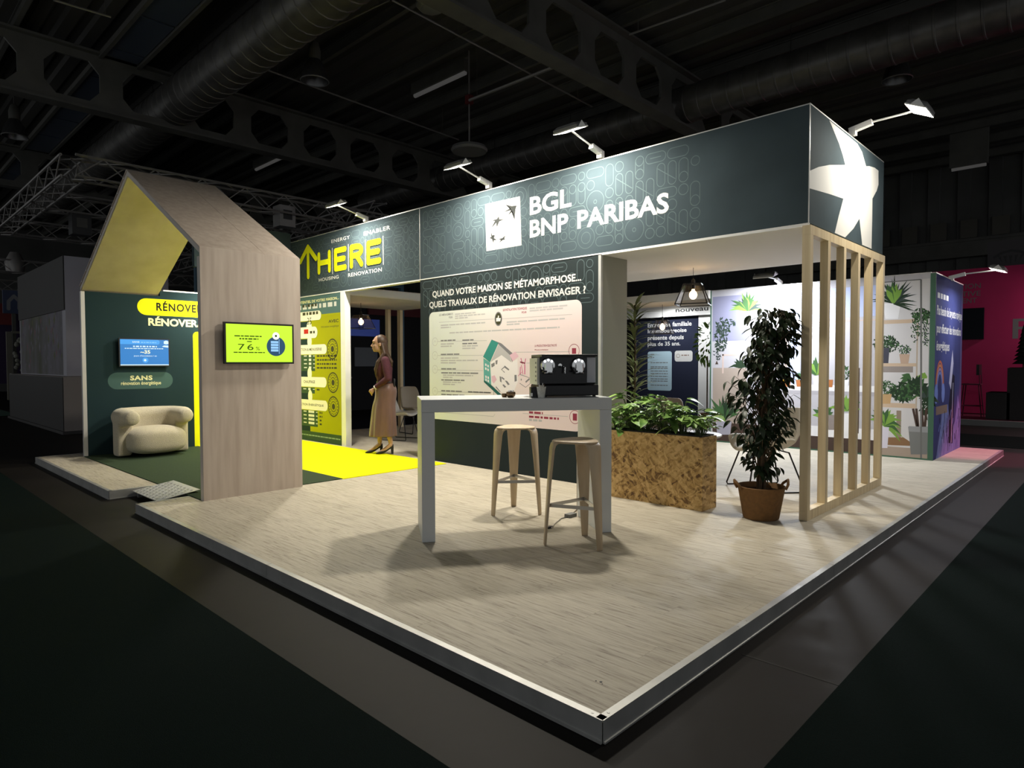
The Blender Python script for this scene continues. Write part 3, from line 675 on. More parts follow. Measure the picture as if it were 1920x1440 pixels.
for x in (860, 1040, 1232, 1432):
    a = P8(x, 860)[0]; pr.rect(a - .008, zl0 - .03, a + .008, zl1 + .02, M_whitep, .001)
ax = P8(588, 800)[0]; az = 3.44; aw = .09
for off, m, lf in ((-.012, MATS['shadow_print'], .0005), (0, M_yel, .0015)):
    for a, b in (((ax, az - .13), (ax, 2.885)), ((ax - .27, az - .27), (ax, az - .04)), ((ax + .27, az - .27), (ax, az - .04))): pr.path([(a[0] + off, a[1] + off), (b[0] + off, b[1] + off)], aw, m, lf, caps=True)
M_w = M_whitep
pr.text('ENERGY', P8(848, 680)[0], P8(848, 697)[1], P8(1055, 640)[0], P8(848, 658)[1], M_w, bold=.012, spacing=1.1)
pr.text('ENABLER', P8(1213, 600)[0], P8(1213, 612)[1], P8(1510, 540)[0], P8(1213, 568)[1], M_w, bold=.012, spacing=1.1)
pr.text('HOUSING', P8(708, 1110)[0], P8(708, 1130)[1], P8(930, 1070)[0], P8(708, 1093)[1], M_w, bold=.012, spacing=1.1)
pr.text('RENOVATION', P8(1037, 1060)[0], P8(1037, 1078)[1], P8(1416, 1000)[0], P8(1037, 1036)[1], M_w, bold=.012, spacing=1.1)
pr.done('lettering', hf)

# ---- fascia box with the bank lettering and the star
bf = thing('fascia_box', 'dark green fascia box lettered BGL BNP PARIBAS with a star on its side', 'fascia', (0, 0, 0))
q = MB(); q.box((XM, CY, 2.553), (XR - .02, CY + .02, 3.55)); q.build('front_panel', M_greenr, bf)
q = MB(); q.box((XR - .02, CY, 2.553), (XR, CB, 3.55)); q.build('side_panel', M_greenr, bf)
q = MB(); q.box((XM, CB - .02, 2.553), (XR - .02, CB, 3.55)); q.build('back_panel', M_greenr, bf)
q = MB(); q.box((XM + .01, CY + .02, 2.535), (XR - .02, CB - .02, 2.553)); q.build('soffit', M_soffit, bf)
q = MB(); q.box((XM, CY, 3.55), (XR, CY + .03, 3.56)); q.box((XR - .03, CY + .03, 3.55), (XR, CB, 3.56)); q.build('top_profile', M_alu, bf)
q = MB(); q.box((XM, CY - .004, 2.54), (XS + .01, CY + .02, 2.553)); q.box((XS + .01, CY - .002, 2.530), (XR, CY + .02, 2.553)); q.build('bottom_profile', M_white, bf)
q = MB(); q.box((XR - .006, CY - .004, 2.54), (XR + .002, CY + .002, 3.56)); q.build('corner_profile', M_alu, bf)
line_pattern(PW, XM + .02, -1.55, 2.57, 3.54, bf, 11, .95)
pr = Print(PW, .004); Pb = lambda x, y: PW.px(900 + x / 5.053, 350 + y / 5.053)
pr.polypx([(910, 383), (975, 368), (978, 460), (912, 471)], mat('emblem_white', (0.42, 0.42, 0.405), .5), .0005)
for bird in ([(250, 178), (300, 190), (340, 185), (330, 215), (322, 300), (308, 235), (268, 265), (300, 222), (232, 240), (290, 205)],
             [(178, 285), (180, 312), (222, 312), (180, 330), (160, 378), (155, 342), (115, 385), (145, 325), (120, 322), (160, 310)],
             [(105, 430), (118, 465), (138, 460), (132, 488), (155, 500), (130, 505), (128, 530), (115, 495), (92, 485), (110, 478)],
             [(240, 465), (228, 490), (235, 500), (215, 505), (185, 528), (200, 505), (182, 495), (210, 490)]):
    c = (sum(p[0] for p in bird) / len(bird), sum(p[1] for p in bird) / len(bird)); uv = [Pb(c[0] + (p[0] - c[0]) * 1.18, c[1] + (p[1] - c[1]) * 1.18) for p in bird]; cu = Pb(*c)
    for k in range(len(uv)): pr.poly([cu, uv[k], uv[(k + 1) % len(uv)]], mat('emblem_grey', (0.030, 0.033, 0.032), .5), .0012)
pr.done('emblem', bf, label='white square emblem with four grey flying birds'); pr = Print(PW, .004)
pr.text('BGL', -3.80, 3.120, -3.17, 3.335, M_whitep, bold=.028); pr.done('lettering', bf); pr = Print(PW, .004)
pr.text('BNP', -3.80, 2.855, -3.215, 3.060, M_whitep, bold=.028); pr.done('lettering', bf); pr = Print(PW, .004); pr.text('PARIBAS', -3.085, 2.855, -1.935, 3.060, M_whitep, bold=.028)
pr.done('lettering', bf)
pr = Print(PS, .003); Ps = lambda x, y: PS.px(1480 + x / 4, 160 + y / 4)
star = [(300, 262), (510, 438), (545, 500), (575, 607), (600, 606), (640, 618), (668, 640), (668, 745), (655, 790), (623, 850), (621, 1000), (616, 1236), (546, 1206), (536, 1100), (525, 1000), (480, 1075), (418, 1147), (340, 1112), (370, 980), (405, 850), (300, 815), (150, 772), (150, 640), (220, 612), (300, 597), (420, 597), (400, 520), (370, 430)]
uv = [Ps(*p) for p in star]; uv = [(min(max(a, CY + .002), CB - .002), min(max(b, 2.56), 3.548)) for a, b in uv]
me = bmesh.new(); fc = me.faces.new([me.verts.new((a, b, 0)) for a, b in uv]); bmesh.ops.triangulate(me, faces=[fc])
for f in me.faces: pr.poly([(v.co.x, v.co.y) for v in f.verts], M_whitep)
me.free(); pr.done('star_print', bf, label='large white star print')

# ---- timber slat screen
ss = thing('slat_screen', 'spruce timber slat screen under the star side of the fascia box', 'screen', (XR, CY, 0)); so = Vector(ss.location)
PWD, PDP = .068, .066; XO = -.567
def sp(q, n): o = q.build(n, M_spruce, ss); o.location = -so; return o
for k in range(6):
    yy = CY - .03 + (CB - PDP - CY + .03) * k / 5; q = MB(); q.box((XO - PWD, yy, .085), (XO, yy + PDP, 2.45)); sp(q, 'post')
q = MB(); q.box((XO - PWD, CY - .03, 2.451), (XO, CB, 2.529)); sp(q, 'top_rail')
q = MB(); q.box((XO - PWD, CY - .03, .001), (XO, CB, .084)); sp(q, 'bottom_rail')

# ---- lime AVEC wall
aw = thing('information_wall', 'lime yellow information wall headed AVEC left of the doorway', 'wall panel', (0, 0, 0))
AXR = PW.px(640, 700)[0]
q = MB(); q.box((XL, CY, 0), (AXR, CY + .08, 2.534)); q.build('panel', M_green, aw)
q = MB(); q.box((AXR, CY - .004, 0), (AXR + .13, CY + .1, 2.534)); q.build('end_post', M_white, aw)
pr = Print(PW, .003); A = lambda x, y: PW.px(560 + x / 9, 540 + y / 9)
zt = A(700, 410)[1]
pr.rect(XL + .01, zt, AXR, 2.53, mat('teal_print', (0.085, 0.155, 0.155), .5)); pr.rect(XL + .01, .17, AXR, zt, M_lime)
pr.rect(XL + .01, .0, AXR, .17, mat('moss_print', (0.045, 0.085, 0.045), .5), .0005)
uL = A(62, 500)[0]; du = A(180, 900)[0]
pr.rect(XL + .02, .17, du, zt - .1, M_green, .0006)
uE = A(680, 180)[0]; uS = A(62, 220)[0]; ww = (uE - uS) / 25
pr.text('LE POTENTIEL DE VOTRE MAISON...', uS - ww * 6, A(400, 225)[1], uE, A(400, 178)[1], M_py, bold=.02)
pr.bars(XL + .2, A(400, 330)[1], A(660, 300)[0], .075, M_whitep, seg=.16)
M_ink = mat('dark_ink', (0.06, 0.06, 0.03), .6)
def pill(y0, y1, x1, text=None, tx=None):
    v1, v0 = A(150, y0)[1], A(150, y1)[1]; ur = A(x1, 600)[0]; r = min(.12, (v1 - v0) / 2 - .002)
    pr.rrect(XL + .05, v0 - .012, ur + .02, v1 - .012, r, mat('lime_shadow_print', (0.30, 0.32, 0.01), .5), .001, (1, 1, 0, 0)); pr.rrect(XL + .05, v0, ur, v1, r, M_cream, .0014, (1, 1, 0, 0))
    if text: pr.text(text, A(tx[0], 600)[0], v0 + (v1 - v0) * .36, A(tx[1], 600)[0], v0 + (v1 - v0) * .66, M_ink, .002, bold=.015)
    return v0, v1, ur
v0, v1, ur = pill(400, 555, 380); pr.bars(A(62, 1)[0], v0 + .24, ur - .14, .05, M_ink, .002, .1); pr.bars(A(62, 1)[0], v0 + .10, ur - .1, .05, M_ink, .002, .1)
v0, v1, ur = pill(660, 850, 315); pr.disc(A(170, 0)[0], v1, .09, M_cream, .0018); pr.rect(A(80, 0)[0], v0 + .08, A(155, 0)[0], v0 + .16, mat('red_print', (0.45, 0.03, 0.02), .5), .002); pr.bars(A(180, 0)[0], v0 + .08, A(265, 0)[0], .045, M_ink, .002); pr.text('35', A(140, 0)[0], v0 + .24, A(210, 0)[0], v0 + .36, M_ink, .002)
v0, v1, ur = pill(960, 1120, 470, 'ISOLATION & MENUISERIE', (-60, 385)); pr.disc(A(173, 0)[0], v1 + .06, .075, M_cream, .0018, rv=.11)
def B(x, y): return PW.px(560 + x / 9, 690 + y / 9)
zt2 = lambda y: B(150, y)[1]
_A = A; A = B
v0, v1, ur = pill(150, 315, 475, 'CHAUFFAGE', (90, 280)); pr.disc(B(185, 0)[0], v1 + .06, .075, M_cream, .0018, rv=.11)
v0, v1, ur = pill(530, 700, 490, 'PRODUCTION ÉNERGÉTIQUE', (-80, 420)); pr.disc(B(190, 0)[0], v1 + .06, .075, M_cream, .0018, rv=.11)
A = _A
for (y0, y1, xr_, fn, rows) in ((1120, 1400, 260, A, 4), (315, 425, 268, B, 1), (705, 975, 312, B, 4)):
    za, zb = fn(150, y0)[1], fn(150, y1)[1]; pr.rect(XL + .05, zb, fn(xr_, 0)[0], za, mat('moss_print', (0, 0, 0)), .0008)
    for k in range(rows):
        zz = za - (za - zb) * (k + .55) / (rows + .3); pr.rect(fn(75, 0)[0], zz, fn(125, 0)[0], zz + .018, M_whitep, .0014); pr.rect(fn(158, 0)[0], zz - .012, fn(198 if rows < 4 or fn is A else 255, 0)[0], zz + .03, M_whitep, .0014)
        pr.rect(fn(xr_ - 30, 0)[0], zz, fn(xr_, 0)[0], zz + .014, M_whitep, .0014); pr.bars(fn(xr_ + 32, 0)[0], zz - .01, fn(xr_ + (370 if fn is A else 110), 0)[0] if fn is A else fn(xr_ + 80, 0)[0], .03, M_ink, .001, .09)
pr.text('AVEC', A(497, 0)[0], A(580, 583)[1], A(668, 0)[0], A(580, 530)[1], M_ink, .001, bold=.03); pr.text('rénovation énergétique', A(370, 0)[0], A(520, 672)[1], A(672, 0)[0], A(520, 630)[1], M_ink, .001)
for fn, cx, cy in ((A, 570, 1030), (B, 580, 247), (B, 588, 652)):
    u, v = fn(cx, cy); pr.ring(u, v, .165, .022, M_ink, .001, 28); pr.ring(u, v, .085, .012, M_ink, .001); pr.disc(u, v, .05, M_ink, .001)
    for k in range(16): a = 2 * PI * k / 16; pr.disc(u + .13 * math.cos(a), v + .13 * math.sin(a), .013, M_ink, .001, 6)
pr.bars(XL + .2, .09, AXR - .05, .02, mat('sage_print', (0.25, 0.35, 0.25), .5), .001, .1)
pr.done('printed_graphics', aw)

# ---- central renovation board wall
bw = thing('information_wall', 'deep dark green wall headed QUAND VOTRE MAISON SE MÉTAMORPHOSE with a pale board', 'wall panel', (0, 0, 0))
q = MB(); q.box((XM, CY, 0), (XS - .035, CY + .02, 2.534)); q.build('front_panel', M_greenc, bw)
q = MB(); q.box((XM, CY + .02, 0), (XM + .02, CY + .5, 2.534)); q.box((XM + .02, CY + .48, 0), (XS - .02, CY + .5, 2.534)); q.build('rear_panels', M_soffit, bw)
q = MB(); q.box((XS - .02, CY + .03, 0), (XS, CY + .5, 2.534)); q.build('side_panel', mat('sage_grey_paint', (0.36, 0.36, 0.30), .6), bw)
q = MB(); q.box((XS - .034, CY - .003, 0), (XS + .002, CY + .03, 2.534)); q.build('corner_profile', M_alu, bw)
line_pattern(PW, XM + .02, XS - .06, 2.02, 2.52, bw, 23, .8)
pr = Print(PW, .004)
pr.text('QUAND VOTRE MAISON SE MÉTAMORPHOSE...', -5.63, 2.262, -3.03, 2.385, M_whitep, .001, bold=.028)
pr.text('QUELS TRAVAUX DE RÉNOVATION ENVISAGER ?', -5.70, 2.118, -2.965, 2.240, M_whitep, .001, bold=.028)
gm = bpy.data.materials.new('board_print'); gm.use_nodes = True; N = gm.node_tree.nodes; L = gm.node_tree.links; bs = N['Principled BSDF']; bs.inputs['Roughness'].default_value = .5
sx = N.new('ShaderNodeSeparateXYZ'); L.new(N.new('ShaderNodeNewGeometry').outputs['Position'], sx.inputs[0]); mr = N.new('ShaderNodeMapRange'); mr.inputs['From Min'].default_value = -5.3; mr.inputs['From Max'].default_value = -3.8
L.new(sx.outputs['X'], mr.inputs['Value']); rp = N.new('ShaderNodeValToRGB'); L.new(mr.outputs[0], rp.inputs[0]); rp.color_ramp.elements[0].color = (0.70, 0.73, 0.68, 1); rp.color_ramp.elements[1].color = (0.80, 0.67, 0.66, 1); L.new(rp.outputs[0], bs.inputs['Base Color'])
pr.rrect(-5.705, .588, -3.02, 2.072, .085, gm)
Q = lambda x, y: PW.px(800 + x / 6.194, 560 + y / 6.194)
teal = mat('teal_ink', (0.05, 0.28, 0.24), .5); teal2 = mat('light_teal_ink', (0.13, 0.40, 0.36), .5); pk = mat('pink_ink', (0.62, 0.16, 0.30), .5); rd = mat('crimson_ink', (0.30, 0.05, 0.08), .5); gr = mat('grey_ink', (0.22, 0.22, 0.23), .5); lg = mat('light_grey_ink', (0.50, 0.49, 0.49), .5); M_pw = mat('paper_white_ink', (0.84, 0.80, 0.79), .5); M_pinkp = mat('pale_pink_ink', (0.76, 0.50, 0.58), .5)
def pq(pts, m, lift=.001): pr.poly([Q(*p) for p in pts], m, lift)
pq([(745, 735), (870, 655), (985, 740), (1055, 700), (1062, 960), (1000, 1112), (860, 1088), (750, 990)], M_pw, .0008)
pq([(755, 475), (835, 515), (735, 740), (655, 675)], teal); pq([(660, 690), (737, 742), (750, 1002), (665, 945)], teal2); pq([(665, 945), (750, 1002), (875, 1118), (825, 1118), (665, 968)], mat('deep_teal_ink', (0.03, 0.13, 0.11), .5))
pq([(755, 475), (870, 520), (1005, 640), (995, 742), (968, 655), (835, 530)], gr, .0009); pq([(835, 530), (968, 655), (985, 740), (870, 655), (745, 735)], lg, .0010)
pq([(965, 655), (1030, 615), (1070, 670), (1000, 725)], M_pinkp, .0014)
for (a, b) in ((680, 750), (706, 765), (680, 795), (706, 808), (682, 890), (708, 900), (682, 925), (708, 938)): pq([(a, b), (a + 16, b + 8), (a + 16, b + 36), (a, b + 28)], M_pw, .0014)
for f in ([(865, 822), (905, 785), (912, 792), (875, 825), (908, 852), (905, 862)], [(905, 775), (960, 820), (952, 835), (905, 800)], [(848, 900), (868, 910), (870, 975), (852, 960)], [(872, 905), (905, 930), (900, 945), (872, 925)], [(880, 1000), (895, 995), (925, 1025), (905, 1035)], [(908, 950), (935, 955), (965, 995), (945, 1005)], [(1020, 885), (1045, 885), (1048, 955), (1022, 965)], [(750, 760), (790, 740), (790, 780), (755, 800)], [(800, 720), (825, 712), (820, 760), (802, 765)], [(805, 1015), (860, 1080), (850, 1082), (803, 1030)]): pq(f, gr, .0015)
pq([(755, 900), (790, 890), (815, 940), (780, 985), (760, 960)], M_pinkp, .0012)
for a, b, w_, m in (((1095, 690), (1112, 760), .012, pk), (((1150, 695)), (1138, 770), .012, pk), ((1085, 735), (1145, 750), .016, rd), ((1090, 790), (1085, 880), .012, pk), ((1140, 770), (1140, 880), .016, pk), ((1100, 770), (1120, 880), .01, pk), ((1085, 880), (1255, 940), .006, gr), ((1255, 940), (1150, 1030), .006, gr), ((1150, 1030), (1080, 980), .006, gr), ((1150, 970), (1195, 930), .02, gr), ((1100, 930), (1098, 950), .014, gr), ((1060, 900), (1110, 850), .006, pk), ((780, 1070), (780, 1118), .008, gr)): pr.path([Q(*a), Q(*b)], w_, m, .0014)
for a, b in (((145, 275), (795, 235)), ((875, 235), (1690, 182)), ((125, 497), (700, 487)), ((125, 660), (655, 658)), ((125, 826), (655, 836)), ((130, 1080), (745, 1092)), ((1020, 622), (1665, 615)), ((1160, 748), (1280, 748))): pr.path([Q(*a), Q(*b)], .006, lg, .001)
u, v = Q(833, 235); pr.disc(u, v, .066, gr, .0012, 24, rv=.09); pr.disc(u, v, .054, M_ink, .0014, 24, rv=.076); pr.poly([Q(808, 225), Q(826, 222), Q(830, 195), Q(842, 200), Q(838, 225), Q(862, 225), Q(856, 262), Q(808, 266)], M_pw, .002)
pr.text('LES INSTALLATIONS TECHNIQUES', Q(885, 0)[0], Q(890, 150)[1], Q(1165, 0)[0], Q(890, 118)[1], rd, .001, bold=.02); pr.text('POUR', Q(1105, 0)[0], Q(1110, 172)[1], Q(1160, 0)[0], Q(1110, 148)[1], rd, .001, bold=.02)
pr.text('LES AMÉNAGEMENTS', Q(145, 0)[0], Q(150, 202)[1], Q(305, 0)[0], Q(150, 172)[1], gr, .001, bold=.01); pr.text('POUR', Q(258, 0)[0], Q(260, 230)[1], Q(300, 0)[0], Q(260, 206)[1], gr, .001, bold=.02)
pr.text('LA PRODUCTION ÉLECTRICITÉ', Q(1255, 0)[0], Q(1260, 560)[1], Q(1510, 0)[0], Q(1260, 530)[1], rd, .001, bold=.02); pr.text('Photovoltaïque', Q(1255, 0)[0], Q(1260, 605)[1], Q(1412, 0)[0], Q(1260, 588)[1], rd, .001, bold=.02)
for x0, y0, x1, m in ((330, 178, 575, lg), (330, 202, 680, lg), (330, 226, 480, lg), (165, 308, 680, lg), (165, 335, 280, lg), (265, 395, 1545, lg), (1195, 110, 1640, lg), (1195, 138, 1600, lg), (930, 270, 1615, lg), (930, 298, 1080, lg), (165, 485, 335, gr), (415, 480, 545, gr), (165, 525, 315, lg), (165, 552, 290, lg), (415, 520, 585, gr), (415, 548, 595, lg), (415, 575, 565, lg), (165, 645, 380, gr), (165, 688, 370, lg), (165, 716, 595, lg), (165, 742, 340, lg), (170, 812, 340, gr), (170, 858, 605, gr), (190, 885, 540, lg), (190, 910, 300, lg), (170, 940, 440, gr), (190, 965, 400, lg), (190, 990, 335, lg), (170, 1065, 415, gr), (480, 1078, 745, gr), (170, 1108, 440, gr)):
    u0, v = Q(x0, y0); pr.bars(u0, v - .012, Q(x1, y0)[0], .017, m, .001, .16)
for cy in (500, 660, 820, 1075): u, v = Q(97, cy); pr.ring(u, v, .055, .005, lg, .001); pr.path([(u - .025, v - .01), (u, v + .015), (u + .025, v - .01)], .005, lg, .001)
u, v = Q(1712, 605); pr.ring(u, v, .075, .006, rd, .001); pr.rect(u - .03, v - .035, u + .03, v + .03, rd, .001)
for x0, y0, x1, m in ((992, 775, 1018, rd), (992, 783, 1048, rd), (992, 789, 1016, lg)): u0, v = PW.px(x0, y0); pr.bars(u0, v, PW.px(x1, y0)[0], .025, m, .001, .1)
u, v = PW.px(1078, 782); pr.ring(u, v, .075, .006, rd, .001); pr.rect(u - .03, v - .04, u + .03, v + .04, rd, .001)
u, v = PW.px(890, 778); pr.path([(u - .9, v), (u + .35, v), (u + .38, v + .03)], .006, lg, .001); pr.path([PW.px(980, 775), PW.px(1065, 781)], .006, lg, .001)
pr.done('printed_graphics', bw)

# ---- arm flood lamps
def arm_lamp(base, out, reach, rise, label, power=ARM_W, color=(1.0, 0.93, 0.80), tilt=0.35, ltilt=-0.35):
    """clamp on a wall top, thin arm reaching out, flat flood head looking down and back at the wall"""
    b = Vector(base); o3 = Vector((out[0], out[1], 0)).normalized(); side = Vector((-o3.y, o3.x, 0)); up = Vector((0, 0, 1))
    t = thing('arm_flood_lamp', label, 'lamp', b, group='arm flood lamps on the stand walls')
    q = MB(); q.box((-.03, -.03, -.03), (.03, .03, .03), mat=Matrix((o3, side, up)).transposed().to_4x4()); q.bar(-o3 * .03 + up * .02, o3 * .17 + up * .06, .055, .05); q.build('clamp', M_lampw, t)
    h = o3 * reach + up * rise; q = MB(); q.tube([o3 * .15 + up * .06, h], .010, 8); q.build('arm', M_lampw, t, smooth=40)
    dn = (-up - o3 * tilt).normalized(); fx = side; fy = dn.cross(fx).normalized()
    if fy.dot(o3) < 0: fy = -fy
    q = MB(); hw, hd = .15, .09
    def qd(f, w_, d_): return [h + fx * (w_ * a) + fy * (d_ * bb) - dn * f for a, bb in ((-1, -1), (1, -1), (1, 1), (-1, 1))]
    q.grid([qd(0, hw, hd), qd(.03, hw, hd), qd(.055, hw * .72, hd * .7)], 0, True, False, True); q.build('housing', M_lampback, t)
    q = MB(); q.grid([qd(-.008, hw * 1.04, hd * 1.05), qd(.004, hw * 1.04, hd * 1.05)], 0, True, False, True); q.build('bezel', M_lampw, t)
    q = MB(); q.face(qd(-.010, hw * .94, hd * .92)); q.build('lit_glass', M_lampg, t, fixn=False)
    for s_ in (-1, 1):
        q = MB(); q.prism([h + fx * s_ * hw * 1.05 - fy * hd * .5 + dn * .0, h + fx * s_ * hw * 1.05 + fy * hd * .9, h + fx * s_ * hw * 1.05 - dn * .06], fx * .004 * s_); q.build('yoke', M_lampw, t)
    lo = b + h + dn * .022
    light('arm_flood_light', 'AREA', lo, power, color, lo - up - o3 * ltilt, hw * 1.8, hd * 1.7)
    return t
arm_lamp((-7.25, CY, 3.60), (0, -1), .52, .14, 'arm flood lamp over the HERE fascia', ltilt=-.2)
arm_lamp((-4.50, CY, 3.60), (0, -1), .52, .14, 'arm flood lamp above the white bank emblem on the fascia', ltilt=-.15)
arm_lamp((-2.77, CY, 3.60), (0, -1), .52, .14, 'arm flood lamp above the PARIBAS lettering on the fascia', ltilt=-.12)
arm_lamp((XR, 4.93, 3.60), (1, 0), .56, .07, 'glowing arm flood lamp lighting the white star side', power=ARM_W * .4, tilt=.5, ltilt=.1)
# ================================================================== furniture and things
def bake(q, name, mats, mods, parent=None, smooth=True, label=None):
    """MB -> object with modifiers applied"""
    me = q.mesh(name + '_src', mats); o = bpy.data.objects.new('src', me); COL.objects.link(o)
    for kind, kw in mods:
        m = o.modifiers.new(kind, kind)
        for k, v in kw.items(): setattr(m, k, v)
    dg = bpy.context.evaluated_depsgraph_get(); dg.update(); r = bpy.data.meshes.new_from_object(o.evaluated_get(dg)); bpy.data.objects.remove(o); r.name = name
    r.materials.clear()
    for mt in (mats if isinstance(mats, (list, tuple)) else [mats]): r.materials.append(mt)
    if smooth: r.polygons.foreach_set('use_smooth', [True] * len(r.polygons))
    return link(name, r, parent, None, label)
def copy_tree(o, parent=None):
    c = o.copy(); COL.objects.link(c)
    if parent: c.parent = parent
    for ch in list(o.children): copy_tree(ch, c)
    return c
def remesh(v, it=4, f=.6): return [('REMESH', dict(mode='VOXEL', voxel_size=v)), ('SMOOTH', dict(factor=f, iterations=it))]

# ---- bar table
TF = Vector((-2.44, 1.06, 0)); e1 = Vector((.573, .82, 0)).normalized(); tz = math.atan2(e1.y, e1.x)
bt = thing('bar_table', 'tall white bar table with slab legs and the coffee machine on top', 'table', TF, tz)
TL, TD, TH_ = 1.512, .60, 1.087
q = MB(); q.box((0, 0, TH_ - .098), (TL, TD, TH_)); bake(q, 'table_top', M_table, [('BEVEL', dict(width=.004, segments=2))], bt, False)
for x in (.001, TL - .101): q = MB(); q.box((x, .001, 0.0005), (x + .10, TD - .001, TH_ - .0985)); bake(q, 'leg', M_table, [('BEVEL', dict(width=.004, segments=2))], bt, False)
def onT(u, v, z=TH_): c, s = math.cos(tz), math.sin(tz); return (TF.x + u * c - v * s, TF.y + u * s + v * c, z)

# ---- bar stools
def stool(loc, rz, label):
    t = thing('bar_stool', label, 'stool', loc, rz, 'oak bar stools at the tall table')
    H_, R = .785, .20
    me = []
    for k in range(3):                     # three broad bent-ply legs flowing out of the seat
        a = 2 * PI * k / 3; d = Vector((math.cos(a), math.sin(a), 0)); s = Vector((-d.y, d.x, 0)); q = MB(); rows = []
        for r_, z_, w_ in ((.02, H_ - .012, .15), (.12, H_ - .008, .145), (.158, H_ - .012, .138), (.178, H_ - .03, .132), (.187, H_ - .06, .126), (.205, .52, .096), (.225, .25, .070), (.243, .001, .048)):
            c = d * r_ + Vector((0, 0, z_)); rows.append([c + s * w_ / 2, c - s * w_ / 2])
        q.grid(rows); bake(q, 'leg', M_oak, [('SOLIDIFY', dict(thickness=.016, offset=0)), ('BEVEL', dict(width=.003, segments=1))], t)
    pts = []
    for k in range(48):
        a = 2 * PI * k / 48; r_ = .150 + .036 * (0.5 + 0.5 * math.cos(3 * a)); pts.append((r_ * math.cos(a), r_ * math.sin(a)))
    q = MB(); q.grid([[(x * .97, y * .97, H_ - .016) for x, y in pts], [(x, y, H_ - .008) for x, y in pts], [(x, y, H_ - .002) for x, y in pts], [(x * .96, y * .96, H_ + .003) for x, y in pts], [(x * .5, y * .5, H_ - .002) for x, y in pts]], 0, True, True, True)
    q.build('seat', M_oak, t, smooth=50)
    q = MB(); pr_ = [(math.cos(2 * PI * k / 3) * .214, math.sin(2 * PI * k / 3) * .214, .30) for k in range(3)]
    for k in range(3): q.bar(pr_[k], pr_[(k + 1) % 3], .006, .026)
    q.build('footrest', M_steel, t)
stool((-2.62, 2.28, 0), math.atan2(2.497 - 2.28, -2.859 + 2.62) , 'oak bar stool standing behind the tall table, farther from the camera')
stool((-1.575, 1.845, 0), math.atan2(2.092 - 1.845, -1.677 + 1.575), 'oak bar stool beside the right table leg, nearer the camera')

# ---- coffee machine
cmx = thing('coffee_machine', 'black two group capsule coffee machine on the bar table', 'coffee machine', onT(.965, .10), tz)
q = MB(); q.box((0, 0, .012), (.47, .40, .10)); q.box((0, .08, .10), (.47, .40, .335)); bake(q, 'body', mat('gloss_black', (0.010, 0.010, 0.011), .18), [('BEVEL', dict(width=.008, segments=2))], cmx, False)
q = MB(); q.box((0, .02, .325), (.47, .40, .345)); bake(q, 'top_cover', M_black, [('BEVEL', dict(width=.006, segments=2))], cmx, False)
q = MB(); q.box((-.022, .09, .10), (-.001, .36, .315)); q.build('side_panel', mat('ivory_panel', (0.60, 0.60, 0.52), .4), cmx)
for k in range(5):
    q = MB(); q.box((-.0235, .12, .125 + k * .036), (-.0225, .15, .14 + k * .036)); q.build('side_mark', M_gray, cmx)
for cx_ in (.06, .315):
    g = bpy.data.objects.new('brew_group', None); COL.objects.link(g); g.parent = cmx; g.location = (cx_, .075, .255); g.empty_display_size = .02
    R90 = Matrix.Rotation(PI / 2, 3, 'X')
    q = MB(); q.lathe([(.060, 0), (.062, .012), (.055, .030), (.020, .036)], n=24, mat=R90); q.build('face_plate', M_chrome, g, smooth=40)
    q = MB(); q.lathe([(.034, 0), (.038, -.05), (.036, -.075), (.025, -.08)], (0, -.045, .01), 18); q.build('spout', M_chrome, g, smooth=40)
    q = MB(); q.box((-.05, -.075, -.055), (.05, -.01, -.040)); q.build('tray_lip', M_black, g)
    for k in range(3):
        a = math.radians(50 + 40 * k); q = MB(); q.lathe([(.012, 0), (.010, .006)], (.043 * math.cos(a), -.03, .043 * math.sin(a)), 10, mat=R90); q.build('button', mat('lit_button', (0.95, 0.97, 1.0), .4, emit=1.2), g)
q = MB(); q.lathe([(.018, 0), (.016, .012), (.004, .014)], (.165, .08, .255), 14, mat=Matrix.Rotation(PI / 2, 3, 'X')); q.build('steam_knob', M_chrome, cmx, smooth=40)
q = MB(); q.tube([(.195, .07, .25), (.2, .045, .24), (.198, .04, .19)], .006, 8); q.build('steam_wand', M_chrome, cmx, smooth=40)
q = MB(); q.box((.395, .074, .115), (.468, .079, .32)); q.build('milk_panel', mat('pale_panel', (0.52, 0.53, 0.57), .3), cmx)
for x, y in ((.03, .03), (.44, .03), (.03, .37), (.44, .37)): q = MB(); q.lathe([(.015, 0), (.015, .013)], (x, y, .0), 10); q.build('foot', M_black, cmx)

cu = thing('paper_cup', 'white printed paper cup of sugar sticks before the coffee machine', 'cup', onT(.945, .055))
q = MB(); q.lathe([(.026, 0), (.037, .082), (.039, .085), (.037, .088), (.034, .082), (.024, .006)], n=18); q.build('cup_wall', mat('cup_paper', (0.80, 0.80, 0.74), .6, scale=60, col2=(0.55, 0.55, 0.50)), cu, smooth=40)
for k in range(7):
    a = k * .9; q = MB(); q.bar((.012 * math.cos(a), .012 * math.sin(a), .01), (.024 * math.cos(a), .024 * math.sin(a), .10 + .008 * (k % 3)), .008, .003); q.build('sugar_stick', (M_cfab, M_bark, M_white)[k % 3], cu)
dc = thing('stick_holder', 'black box of stirring sticks beside the paper cup', 'holder', onT(.895, .10), tz)
q = MB(); q.box((-.03, -.03, 0), (.03, .03, .004)); q.box((-.03, -.03, .004), (-.027, .03, .085)); q.box((.027, -.03, .004), (.03, .03, .085)); q.box((-.03, -.03, .004), (.03, -.027, .085)); q.box((-.03, .027, .004), (.03, .03, .085)); q.build('box', M_black, dc)
for k in range(5): q = MB(); q.bar((-.02 + .01 * k, 0, .005), (-.02 + .011 * k, .008, .10), .005, .004); q.build('stick', M_bark, dc)
